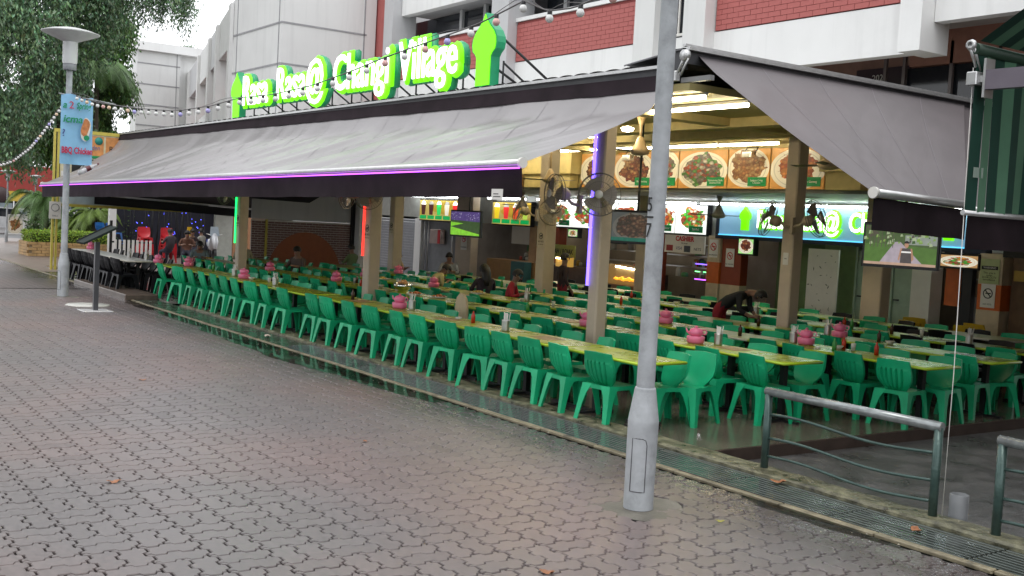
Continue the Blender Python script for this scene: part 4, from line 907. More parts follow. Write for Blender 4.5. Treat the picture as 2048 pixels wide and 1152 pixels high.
# string lights
def string(pts, label, nb, seed, r0=.048):
    t = thing('string_lights', label, 'string lights', pts[0]); o0 = Vector(pts[0])
    def at(s):
        k = min(len(pts)-2, int(s)); f = s-k; a, b_ = Vector(pts[k]), Vector(pts[k+1]); return a.lerp(b_, f)
    segs = [at(i/8*(len(pts)-1)/1.0*1) for i in range(0)]
    cab = []; N_ = 60
    for i in range(N_+1): p = at(i/N_*(len(pts)-1)*.9999); cab.append(p-o0)
    m = MB(); m.tube(cab, .008, 5); m.tube([p+Vector((0, .02, .03+.03*math.sin(i*.9))) for i, p in enumerate(cab)], .004, 4); part('cable', m, M('cable_grey', (.10, .09, .09), .5), t)
    cols = [M('bulb_white', (.75, .75, .74), .15)]*6+[M('bulb_white', (.75, .75, .74), .15), M('bulb_white', (.75, .75, .74), .15), M('bulb_white', (.75, .75, .74), .15), M('bulb_pink', (.75, .45, .42), .15), M('bulb_lilac', (.45, .42, .78), .15), M('bulb_white', (.75, .75, .74), .15), M('bulb_peach', (.78, .58, .40), .15)]
    r = random.Random(seed); sh = {}
    for i in range(nb):
        s_ = (i+.5)*.44
        for j in range(len(pts)-1):
            dd = (Vector(pts[j+1])-Vector(pts[j])).length
            if s_ <= dd: break
            s_ -= dd
        else: break
        p = Vector(pts[j]).lerp(Vector(pts[j+1]), s_/dd)-o0; mt = r.choice(cols)
        if mt.name not in sh:
            q = MB(); q.lathe([(0, -.105), (.02, -.10), (.035, -.08), (.036, -.062), (.026, -.04), (.014, -.028)], n=14); sh[mt.name] = q.mesh('bulb', mt)
            q = MB(); q.lathe([(.022, -.035), (.022, .0), (0, .01)], n=8); sh['s'] = q.mesh('socket', blackm)
        b_ = ob('bulb', sh[mt.name], t, p); ob('socket', sh['s'], b_)
string([(-6.34, 5.70, 4.22), (-7.11, 5.77, 4.12), (-7.52, 5.77, 4.06), (-7.9, 5.77, 4.08), (-8.27, 5.77, 4.22), (-9.0, 5.77, 4.10), (-9.73, 5.77, 4.04), (-10.9, 5.77, 3.95), (-11.76, 5.77, 3.86), (-12.87, 5.77, 3.77), (-14.1, 5.77, 3.74), (-15.3, 5.77, 3.77), (-16.5, 5.77, 3.72), (-18.2, 5.77, 3.73), (-20.5, 5.77, 3.90), (-23.4, 5.77, 4.18), (-25.5, 5.77, 4.50)], 'cable of small globe bulbs looped across the roof sign between the lamp posts', 60, 3)
string([(-25.7, 5.8, 4.50), (-26.6, 5.85, 4.35), (-28, 5.98, 4.18), (-30.5, 6.2, 3.85), (-33, 6.42, 3.58), (-36, 6.55, 3.28), (-38, 6.5, 3.15), (-41, 6.2, 3.2)], 'cable of globe bulbs falling left from the banner post past the trees', 50, 5)

# ================================================================== FENCES, BOLLARD, BOARD STAND
fm = M('green_grey_fence_paint', (.055, .095, .085), .28, .3, var=.3, scale=9, bump=.15, dirt=.2)
fw = M('wet_rail_highlight', (.26, .28, .28), .2, .4, var=.3, scale=14)  # paler than the bars: highlights on the wet rail put into the colour
def fence(x0, x1, y, label):
    t = thing('railing', label, 'railing', (x0, y, .02), group='green metal railings on the kerb'); L_ = x1-x0
    for xx in (0, L_):
        m = MB(); m.tube([(xx, 0, 0), (xx, 0, .73)], .036, 14); part('post', m, fm, t)
    m = MB(); m.tube([(-.03, 0, .735), (L_+.03, 0, .735)], .04, 14); part('top_rail', m, fw, t)
    for k, (z, dz) in enumerate(((.49, .0), (.285, .0), (.115, .0))):
        pts = [(L_*i/14, 0, z+.025*math.sin(i/14*2*PI+.5)+(.02 if k == 0 else 0)) for i in range(15)]
        m = MB(); m.tube(pts, .0135, 8); part('wavy_bar', m, fm, t)
    return t
fence(-6.86, -5.08, 7.82, 'green railing with wavy bars, standing clear in the right foreground')
fence(-4.51, -2.7, 7.78, 'green railing with wavy bars, cut off by the right edge')
bo = thing('bollard', 'short grey pipe stub behind the railing', 'bollard', (-5.0, 8.05, -.13)); m = MB(); m.lathe([(.075, 0), (.075, .33), (.065, .335), (.062, .30), (0, .30)], n=20); part('pipe', m, M('pipe_grey', (.17, .18, .19), .5, var=.2, dirt=.3), bo)
st = thing('menu_stand', 'dark lectern style menu stand with a sloping board on a white base plate', 'stand', (-22.2, 5.6, 0))
m = MB(); m.box(-.28, .28, -.28, .28, .003, .018, ch=.004); part('base_plate', m, M('white_base', (.6, .6, .6), .25), st)
m = MB(); m.box(-.045, .045, -.045, .045, .018, 1.36); part('post', m, M('grey_post', (.09, .09, .10), .3, .4), st)
o = part('board', MB().box(-.28, .28, -.36, .36, -.02, .02), M('dark_board', (.012, .020, .017), .7, spec=.2), st, (0, 0, 1.50)); o.rotation_euler = (math.radians(28), 0, 0)
o = part('board_lip', MB().box(-.285, -.27, -.36, .36, -.03, .045), blackm, st, (0, 0, 1.50)); o.rotation_euler = (math.radians(28), 0, 0)
o = thing('base_slab', 'pale round-cornered slab lying beside the menu stand', 'slab', (-23.4, 5.75, 0)); part('slab', MB().lathe([(.45, .002), (.44, .02), (0, .02)], n=8), M('pale_slab', (.5, .5, .46), .4), o)

# ================================================================== CHAIRS
def chair_meshes(mat):
    HWL = [.125, .180, .218, .226, .224, .214, .203]
    hw = lambda v: HWL[min(6, int(v*6))]*(1-(v*6-int(v*6))) + HWL[min(6, int(v*6)+1)]*(v*6-int(v*6))
    m = MB()
    NU, NV = 27, 16
    def side(th):
        def f(u, v):
            uu = u*2-1; z = .425+.375*v; w_ = hw(v)
            y = -.195-.085*v**1.2+.07*(1-v)**5 + .045*uu*uu*(1 if v > .1 else v*10)
            x = uu*w_
            if th == 0:                                   # rear face carries the ribs
                gcol = abs(((u*NU) % 4)-1.5) < 1 and 3 < u*NU < 24
                top = .66-.12*(uu*uu-.25)*1.0+ .10*abs(uu)
                y += .023 if (int(round(u*NU)) % 4 == 1 and 4 < u*NU < 23 and .05 < v < top) else -.005*(0 < v < top)
                if v < .12: y += .02*(1-v/.12)
            else: y += .030
            z += .012*(1-abs(uu))*(v > .97)
            return (x, y, z)
        return f
    m.grid(side(0), NU, NV, smooth=False); m.grid(side(1), 8, NV)
    for sgn in (0, 1):
        a = [side(0)(sgn, j/NV) for j in range(NV+1)]; b_ = [side(1)(sgn, j/NV) for j in range(NV+1)]
        m.add(a+b_, [(j, j+1, NV+2+j, NV+1+j) for j in range(NV)])
    a = [side(0)(i/NU, 1) for i in range(NU+1)]; b_ = [side(1)(i/NU, 1) for i in range(NU+1)]
    m.add(a+b_, [(j, j+1, NU+2+j, NU+1+j) for j in range(NU)])
    back = m.mesh('backrest', mat)
    m = MB()
    def seat(u, v):
        a, b_ = u*2-1, v*2-1; return (a*(.217-.02*(v < .1)), b_*.217, .435-.014*(1-a*a)*(1-b_*b_))
    m.grid(seat, 8, 8)
    for s in (-1, 1):                                         # arched skirts
        n = 12
        for ax in (0, 1):
            top, bot = [], []
            for i in range(n+1):
                q = i/n*2-1; arch = .045+.055*abs(q)**3
                if ax == 0: top.append((q*.217, s*.217, .437)); bot.append((q*.22, s*(.219+.01*arch), .437-arch))
                else: top.append((s*.217, q*.217, .437)); bot.append((s*(.219+.01*arch), q*.22, .437-arch))
            m.add(top+bot, [(i, i+1, n+2+i, n+1+i) for i in range(n)])
    st_ = m.mesh('seat', mat)
    def leg(sx, sy):
        m = MB(); zs = (.437, .39, .33, .22, .10, 0)
        ws = (.15, .125, .095, .075, .064, .058)
        vs = []
        for z, w_ in zip(zs, ws):
            sp_ = (.437-z)/.437; cx, cy = sx*(.218+.042*sp_), sy*(.218+.05*sp_+(.03*sp_ if sy < 0 else 0))
            for dx, dy in ((0, 0), (-w_, 0), (-w_, -.012), (-.014, -.014), (-.012, -w_), (0, -w_)): vs.append((cx+sx*dx, cy+sy*dy, z))
        fs = [(j*6+i, j*6+(i+1) % 6, (j+1)*6+(i+1) % 6, (j+1)*6+i) for j in range(5) for i in range(6)]+[(30, 31, 32, 33, 34, 35)]
        m.add(vs, fs); return m.mesh('leg', mat)
    return back, st_, [leg(sx, sy) for sx, sy in ((-1, -1), (1, -1), (1, 1), (-1, 1))]
CM = chair_meshes(green_pl)
CB = chair_meshes(M('black_chair_plastic', (.004, .004, .006), .5, var=.1, spec=.25))
CR = chair_meshes(M('red_chair_plastic', (.50, .02, .03), .35))
CY = chair_meshes(M('yellow_chair_plastic', (.55, .36, .02), .4))
CBl = chair_meshes(M('blue_chair_plastic', (.02, .16, .55), .35))
def chair(x, y, face, label, group, cm=None, z=.006, name='plastic_chair'):
    cm = cm or CM
    t = thing(name, label, 'chair', (x, y, z), face, group)
    ob('backrest', cm[0], t); ob('seat', cm[1], t)
    for l in cm[2]: ob('leg', l, t)
    return t
# ================================================================== TABLES
top_m = M('green_table_top', (.30, .36, .02), .30, var=.35, scale=2.2, rvar=.08, dirt=.3, spec=.35)
pale_top = M('pale_table_top', (.34, .34, .10), .35, var=.25, spec=.35)
def table_parts(tm, em):
    m = MB(); m.box(-.70, .70, -.34, .34, .722, .752, ch=.012); a = m.mesh('tabletop', tm)
    m = MB(); m.tube([(-.70, -.34, .733), (.70, -.34, .733), (.70, .34, .733), (-.70, .34, .733), (-.70, -.34, .733)], .0165, 8); b_ = m.mesh('edge_trim', em)
    m = MB(); m.box(-.035, .035, -.035, .035, .02, .72); m.box(-.2, .2, -.03, .03, .70, .72); c = m.mesh('leg', blackm)
    m = MB(); m.box(-.26, .26, -.03, .03, 0, .03); m.box(-.03, .03, -.25, .25, 0, .028); d = m.mesh('foot', blackm)
    return a, b_, c, d
TG = table_parts(top_m, lime); TP = table_parts(pale_top, M('cream_edge', (.6, .58, .48), .4))
def table(x, y, label, group, tp=None, z=.006):
    tp = tp or TG
    t = thing('dining_table', label, 'table', (x, y, z), rnd.uniform(-.012, .012), group)
    ob('tabletop', tp[0], t); ob('edge_trim', tp[1], t)
    for sx in (-.42, .42):
        l = ob('leg', tp[2], t, (sx, 0, 0)); ob('foot', tp[3], l)
    return t
TW = table_parts(M('white_table_top', (.72, .72, .68), .3), M('cream_edge', (.6, .58, .48), .4))
rows = [  # y centre, right end x, left end x, word
    (8.24, -8.75, -26.3, 'nearest'), (10.12, -8.40, -29, 'second'), (11.72, -7.62, -30, 'third'), (13.3, -7.75, -28, 'fourth'), (15.0, -8.2, -24.5, 'fifth'), (16.6, -9.5, -22, 'sixth')]
gapx = -17.5
for ri_n, (yc, xr, xl, wd_) in enumerate(rows):
    x = xr-.70; i = 0
    k_near = k_far = 0
    while x > xl:
        if ri_n == 0 and i == 6: x -= .28
        olds = abs(x+11.6) < .55 and ri_n in (1,) and False
        pale = ri_n >= 2 and (i*7+ri_n*3) % 5 == 0
        table(x, yc, f'{"pale" if pale else "lime-edged green"} dining table, {nth(i)} from the right in the {wd_} table row', f'tables of the {wd_} row', TP if pale else TG)
        bk = ri_n >= 4
        for q in (-.34, .34):
            if ri_n == 0: pass
            else:
                if rnd.random() < .93:
                    chair(x+q+rnd.uniform(-.06, .06), yc-.28+rnd.uniform(-.06, .04), rnd.uniform(-.22, .22)+(rnd.uniform(-.6, .6) if rnd.random() < .12 else 0), f'{"black" if bk and k_near % 3 == 0 else "green"} chair, street side of the {wd_} table row, {nth(k_near)} from the right', f'street side chairs of the {wd_} table row', CB if bk and k_near % 3 == 0 else CM)
                k_near += 1
            if rnd.random() < .95:
                chair(x+q+rnd.uniform(-.06, .06), yc+.34+rnd.uniform(-.05, .08), PI+rnd.uniform(-.3, .3), f'{"black" if bk and k_far % 2 == 0 else "green"} chair facing the street at the {wd_} table row, {nth(k_far)} from the right', f'inner side chairs of the {wd_} table row', CB if bk and k_far % 2 == 0 else CM)
            k_far += 1
        x -= 1.415; i += 1
front = [-9.33, -10.03, -10.68, -11.27, -11.85, -12.6, -13.4, -14.0, -14.8, -15.6, -16.35, -16.95, -18.15, -18.95, -19.7, -20.5, -21.1, -21.75, -22.4, -23.2, -24.1, -25.2]
frot = [.09, -.12, .03, -.05, .24, .16, 0, -.08, .08, -.02, .04, 0, .02, -.1, .15, -.1, -.06, -.1, -.12, -.1, .25, -.05]
for i, x in enumerate(front):
    chair(x, 7.985+rnd.uniform(-.02, .02), frot[i], f'green ribbed chair along the kerb, {nth(i)} counting leftwards from the lamp post', 'kerb side chairs of the nearest table row')
chair(-9.0, 8.9, PI+.25, 'green chair at the inner corner of the nearest table, just right of the lamp post', 'inner side chairs of the nearest table row')
# black chairs and white tables at the left end
for i, x in enumerate((-27.3, -28.75, -30.2, -31.6)):
    table(x, 7.75, f'white topped table at the far left end, {nth(i)} from the green chairs', 'white tables at the left end', TW, z=.02)
i = 0
for x in [-26.5-.42*k for k in range(14)]:
    chair(x, 7.38+rnd.uniform(-.05, .05), rnd.uniform(-.2, .2), f'black plastic chair with its back to the street, {nth(i)} from the green chairs', 'black chairs at the left end', CB, z=.02); i += 1
i = 0
for x in [-26.6-.62*k for k in range(9)]:
    chair(x, 8.25+rnd.uniform(-.05, .05), PI+rnd.uniform(-.2, .2), f'black plastic chair on the inner side of the white tables, {nth(i)} from the right', 'black chairs on the inner side at the left end', CB, z=.02); i += 1
for k, (x, y) in enumerate(((-12.6, 18.4), (-12.0, 17.5), (-11.2, 17.9), (-11.4, 18.6))):
    chair(x, y, rnd.uniform(-.4, .4), f'mustard yellow chair near the right kitchen hatch, {nth(k)} from the left', 'yellow chairs by the kitchen hatch', CY)
for k, (x, y) in enumerate(((-40, 11.75), (-40.2, 12.65))):
    for q in range(5):
        chair(x, y, -PI/2+rnd.uniform(-.05, .05), f'red plastic chair, {nth(4-q)} from the top of the {["left", "right"][k]} stack', f'{["left", "right"][k]} stack of red chairs', CR, z=.02+q*.115)
for k in range(2): chair(-44, 11.3+k*.4, .6, ['blue chair left of the white pillar', 'blue chair half hidden behind the menu stand'][k], 'blue chairs beyond the hedge', CBl, z=.5)

# ================================================================== TABLE THINGS
def teapot_meshes():
    m = MB(); m.lathe([(0, 0), (.095, .0), (.115, .02), (.118, .085), (.112, .095), (.06, .095), (0, .09)], n=20); a = m.mesh('stand_pot', pink)
    m = MB(); m.lathe([(0, .09), (.06, .092), (.088, .12), (.092, .15), (.075, .185), (.04, .20), (0, .205)], n=20); b_ = m.mesh('pot', pink)
    m = MB(); m.lathe([(.012, .2), (.02, .215), (.012, .228), (0, .23)], n=10); c = m.mesh('lid_knob', pink)
    m = MB(); m.tube([(-.07, 0, .12), (-.115, 0, .15), (-.13, 0, .195)], [.02, .013, .009], 8); d = m.mesh('spout', pink)
    m = MB(); m.tube([(.07, 0, .175), (.12, 0, .18), (.14, 0, .15), (.12, 0, .12), (.08, 0, .12)], .009, 6); e = m.mesh('handle', pink)
    return a, b_, c, d, e
TM = teapot_meshes()
def teapot(x, y, rz, label, red=False):
    t = thing('teapot', label, 'teapot', (x, y, .76), rz, 'pink teapots on pink warmers')
    for q, n_ in zip(TM, ('warmer', 'pot', 'lid_knob', 'spout', 'handle')): ob(n_, q, t)
for i, (x, y, rz, lb) in enumerate([(-14.88, 8.33, .6, 'pink teapot on the nearest table row, left of the tall steel canister'), (-12.22, 9.95, .4, 'pink teapot behind the steel canister of white spoons'), (-10.16, 10.1, .8, 'pink teapot with its handle to the right, just right of the near lamp post'),
        (-9.77, 11.80, .5, 'pink teapot on the third table row beyond the railing'), (-12.45, 11.7, .2, 'pink teapot just left of the bending cleaner'), (-21.1, 8.2, .3, 'pink teapot below the green-lit column'), (-25.1, 8.4, .9, 'pink teapot in front of the man in the grey shirt'),
        (-26.1, 8.0, .1, 'pink teapot on the end of the green tables at the left'), (-32.4, 8.0, 0, 'pink teapot on the far left white table'), (-24.0, 9.95, .2, 'pink teapot in front of the arched wall'), (-10.4, 13.3, .3, 'small pink teapot behind the inner fan column'),
        (-19.49, 11.7, .1, 'pink teapot in front of the diner in the yellow top'), (-20.8, 10.1, 0, 'pink teapot left of the red-lit column'), (-22.6, 11.7, 0, 'pink teapot in front of the diner against the orange arch'), (-23.9, 13.3, .5, 'pink teapot right of the red-lit column')]):
    teapot(x, y, rz, lb)
def canister_m():
    m = MB(); m.lathe([(0, 0), (.052, 0)]+[(.052+.0025*(k % 2), .012+k*.013) for k in range(10)]+[(.055, .15), (.048, .15), (.048, .02), (0, .02)], n=18); a = m.mesh('can', steel)
    m = MB(); r = random.Random(3)
    for k in range(9): a_ = r.uniform(0, 6.3); m.tube([(.02*math.cos(a_), .02*math.sin(a_), .03), (.045*math.cos(a_)+.01, .045*math.sin(a_), .2+r.random()*.06)], .005, 5)
    for k in range(3): a_ = r.uniform(0, 6.3); m.box(.02*math.cos(a_), .02*math.cos(a_)+.02, .02*math.sin(a_), .02*math.sin(a_)+.006, .05, .24)
    return a, m.mesh('cutlery', paper)
KM = canister_m()
for i, (x, y, lb) in enumerate([(-11.77, 8.2, 'front canister holding white spoons, near the middle of the nearest row'), (-14.65, 8.42, 'canister right beside the front pink teapot'), (-9.95, 10.3, 'canister right of the teapot by the near lamp post'), (-9.95, 11.75, 'canister left of the teapot beyond the railing'), (-19.39, 8.15, 'canister with splayed cutlery left of the red-lit column'),
        (-21.9, 8.3, 'canister left of the teapot under the green-lit column'), (-27.4, 8.1, 'canister at the left end of the tables'), (-28.2, 7.9, 'canister on the first white table'), (-9.3, 14.9, 'canister seen against the kitchen hatch at the right'), (-11.9, 9.98, 'canister behind the front spoons, beside a pink teapot'), (-16.3, 11.8, 'canister in front of the diner in red'), (-10.7, 13.4, 'canister left of the small teapot'), (-13.6, 15.0, 'canister under the printed screen'), (-18.3, 10.2, 'canister beside the food dishes')]):
    t = thing('cutlery_canister', 'steel '+lb, 'canister', (x, y, .76), rnd.random(), 'steel cutlery canisters'); ob('can', KM[0], t); ob('cutlery', KM[1], t)
def dish(x, y, label, heap, r_=.16):
    t = thing('dish', label, 'dish', (x, y, .76)); part('plate', MB().lathe([(0, .0), (r_*.6, 0), (r_, .03), (r_*.95, .035), (r_*.55, .01), (0, .01)], n=20), paper, t)
    m = MB()
    for k in range(18): a = rnd.random()*6.3; q = rnd.random()*r_*.6; m.lathe([(0, 0), (.03, .01), (.025, .035), (0, .045)], (q*math.cos(a), q*math.sin(a), .012+rnd.random()*.02), 7)
    part('food', m, heap, t)
fh = M('chilli_food', (.45, .14, .04), .35, var=.5, scale=40); fh2 = M('yellow_food', (.55, .38, .08), .35, var=.4, scale=40)
dish(-17.4, 10.05, 'plate of reddish food left of the steamboat bowl on the second row', fh); dish(-16.8, 10.2, 'plate of orange food right of the steamboat bowl', fh)
dish(-17.8, 11.7, 'plate of food before the diner in red', fh2); dish(-21.5, 11.6, 'plate of food before the diner with the yellow top', fh2); dish(-28.3, 10.0, 'plate before the man in the grey shirt', fh2)
sbw = thing('steamboat_bowl', 'shiny silver bowl heaped with garnish on the second table row', 'bowl', (-17.95, 10.1, .76)); part('bowl', MB().lathe([(0, 0), (.1, .0), (.09, .04), (.17, .10), (.18, .18), (.165, .18), (.15, .12), (0, .10)], n=24), M('bright_steel', (.8, .8, .78), .12, 1), sbw)
m = MB()
for k in range(20): a = rnd.random()*6.3; q = rnd.random()*.12; m.lathe([(0, 0), (.035, .01), (.03, .04), (0, .06)], (q*math.cos(a), q*math.sin(a), .14+rnd.random()*.05), 7)
part('food', m, M('mixed_food', (.60, .30, .12), .3, var=.6, scale=30), sbw)
hc = thing('baby_seat_back', 'tall cream rounded chair back standing between the second row tables', 'chair', (-14.6, 9.30, 0)); m = MB()
m.prism([(-.17, .5), (.17, .5), (.17, .8), (.13, .95), (.05, 1.02), (-.05, 1.02), (-.13, .95), (-.17, .8)], -.02, .02); part('backrest', m, M('cream_plastic', (.58, .45, .28), .4), hc)
m = MB(); m.box(-.17, .17, .0, .3, .48, .52); part('seat', m, M('cream_plastic', (.58, .45, .28), .4), hc)
for sx in (-.14, .14):
    for sy in (.02, .28): part('leg', MB().tube([(sx, sy, 0), (sx*.9, sy, .5)], .015, 6), steel, hc)
for i, (x, y) in enumerate(((-9.6, 10.2), (-13.3, 8.25), (-11.0, 8.3), (-16.2, 8.3), (-12.9, 10.15))):
    t = part('paper_mat', MB().box(-.22, .22, -.15, .15, 0, .003), M('menu_mat', (.30, .20, .09), .5, var=.4, scale=12)); t.location = (x, y, .757); t.rotation_euler = (0, 0, rnd.uniform(-.2, .2))
    tag(t, f'brownish printed menu sheet lying on the {"nearest" if y < 9 else "second"} table row, {nth([0, 2, 1, 3, 1][i] if y<9 else [0,0,0,0,1][i])} from the right', 'menu sheet')

sauce = [('red_sauce', (.45, .03, .01), 'red sauce bottle'), ('brown_sauce', (.05, .02, .01), 'dark soy bottle'), ('green_cap', (.05, .25, .05), 'green bottle'), ('tissue_white', (.65, .64, .6), 'white tissue packet'), ('tumbler_clear', (.5, .5, .45), 'pale tumbler'), ('bowl_white', (.6, .58, .5), 'used white bowl')]
k = 0
for (yc, xr, xl, wd_) in rows[:5]:
    for q in range(7 if yc < 9 else 9):
        x = xr-.4-rnd.random()*(12 if yc > 9 else 15); y = yc+rnd.uniform(-.22, .25); nm, c_, lb = sauce[k % 6]; k += 1
        m = MB()
        if 'bottle' in lb: m.lathe([(0, 0), (.028, 0), (.03, .11), (.012, .14), (.012, .165), (0, .168)], n=12)
        elif 'tissue' in lb: m.box(-.05, .05, -.03, .03, 0, .025, ch=.005)
        elif 'tumbler' in lb: m.lathe([(0, 0), (.025, 0), (.034, .10), (.031, .10), (.022, .01)], n=12)
        else: m.lathe([(0, 0), (.035, 0), (.07, .05), (.066, .052), (.03, .01), (0, .01)], n=14)
        o = part(nm.split('_')[0]+'_item' if False else lb.split()[-1], m, M(nm, c_, .25), None, (x, y, .759)); o.rotation_euler = (0, 0, rnd.random()*3)
        tag(o, f'{lb} on the {wd_} row, {nth(int((xr-x)/1.42))} table from the right, {["kerb", "inner"][y > yc]} {["half", "edge"][abs(y-yc) > .15]}', 'tableware')

# ================================================================== FANS
def wall_fan(x, y, z, face, label, r_=.30, tilt=0):
    t = thing('wall_fan', label, 'fan', (x, y, z), face, 'wall fans on the columns')
    o = ob('head', None, t); bpy.data.objects.remove(o)
    m = MB()
    for rr, yy in ((r_, 0), (r_*.98, .045), (r_*.6, -.05), (r_*.6, .075)): m.tube([(rr*math.cos(k*PI/16), yy, rr*math.sin(k*PI/16)) for k in range(33)], .006 if rr > r_*.9 else .003, 5, cap=False)
    for k in range(36):
        a = k*PI/18; c_, s_ = math.cos(a), math.sin(a)
        m.tube([(.05*c_, -.065, .05*s_), (r_*.6*c_, -.05, r_*.6*s_), (r_*c_, 0, r_*s_), (r_*.6*c_, .075, r_*.6*s_)], .0018, 3, cap=False)
    o = part('cage', m, M('cage_dark', (.20, .18, .15), .4, .3), t, kind=None); parts = [o]
    m = MB(); m.lathe([(0, -.08), (.05, -.075), (.055, -.06), (0, -.06)], n=18, axis='y'); parts.append(part('badge', m, paper, t))
    m = MB()
    for k in range(3):
        a0 = k*2*PI/3
        m.grid(lambda u, v: ((.04+u*(r_*.82-.04))*math.cos(a0+(v-.5)*1.3), -.01+.04*v, (.04+u*(r_*.82-.04))*math.sin(a0+(v-.5)*1.3)), 4, 4)
    parts.append(part('blades', m, M('blade_grey', (.33, .29, .24), .4), t))
    m = MB(); m.lathe([(0, .07), (.085, .08), (.09, .2), (.06, .24), (0, .24)], n=16, axis='y'); parts.append(part('motor', m, M('motor_tan', (.42, .34, .24), .4), t))
    for o in parts: o.rotation_euler = (tilt, 0, 0)
    m = MB(); m.tube([(0, .2, -.02), (0, .3, -.12), (0, .42, -.14)], .025, 6); m.box(-.05, .05, .40, .44, -.25, .0); part('bracket', m, M('motor_tan', (.42, .34, .24), .4), t)
wall_fan(-11.95, 9.0, 2.62, -.15, 'round wall fan on the left of the blue-lit column', .27)
wall_fan(-11.02, 9.05, 2.62, .75, 'round wall fan with a white hub on the right of the blue-lit column', .28)
wall_fan(-12.28, 13.65, 2.50, -1.15, 'dark fan tilted away on the left side of the inner column', .30, -.3)
wall_fan(-11.25, 13.65, 2.52, 1.75, 'dark fan tilted away on the right side of the inner column', .30, -.3)
wall_fan(-19.4, 13.7, 2.5, -1.0, 'greyish fan left of the inner column by the juice menu', .28, -.3); wall_fan(-18.2, 13.7, 2.45, 1.2, 'greyish fan right of the inner column by the juice menu', .28, -.3)
wall_fan(-18.7, 9.2, 2.56, -1.0, 'dim fan on the left of the red-lit column under the canopy', .28); wall_fan(-17.8, 9.2, 2.56, .9, 'dim fan on the right of the red-lit column under the canopy', .28)
wall_fan(-25.2, 9.2, 2.5, -1.0, 'dim fan beside the green-lit column', .26)
def ceiling_fan(x, y, z, label, rz=0, mt=None, rod=.5):
    t = thing('ceiling_fan', label, 'ceiling fan', (x, y, z), rz, 'ceiling fans'); mt = mt or M('fan_tan', (.50, .36, .20), .4)
    part('rod', MB().tube([(0, 0, .1), (0, 0, rod)], .022, 8), mt, t)
    part('motor', MB().lathe([(.02, .20), (.05, .17), (.10, .05), (.135, .0), (.15, -.03), (.13, -.07), (.06, -.09), (0, -.095)], n=20), mt, t)
    part('canopy_cup', MB().lathe([(.02, rod-.16), (.08, rod), (0, rod)], n=14), mt, t)
    for k in range(3):
        a = k*2*PI/3; c_, s_ = math.cos(a), math.sin(a)
        m = MB(); m.grid(lambda u, v: ((.14+u*.5)*c_-(v-.5)*(.09+.03*u)*s_, (.14+u*.5)*s_+(v-.5)*(.09+.03*u)*c_, -.03+.02*(v-.5)), 4, 1); part('blade', m, M('fan_blade_dark', (.12, .10, .08), .4), t)
ceiling_fan(-12.5, 11.0, 3.40, 'tan ceiling fan on a long rod left of the near lamp post', .4)
ceiling_fan(-9.6, 11.8, 3.22, 'grey ceiling fan half hidden by the mauve side awning', 1.0, rod=.7)
ceiling_fan(-17.4, 13.0, 3.10, 'ceiling fan in front of the cream duct', .2, rod=.8)
ceiling_fan(-16.85, 17.2, 2.62, 'small grey ceiling fan left of the blue sign', 0, M('fan_grey', (.3, .28, .24), .4), rod=.4)
ceiling_fan(-24.5, 17.4, 2.7, 'small dark ceiling fan over the juice menu', .5, M('fan_brown', (.22, .15, .10), .4), rod=.35)

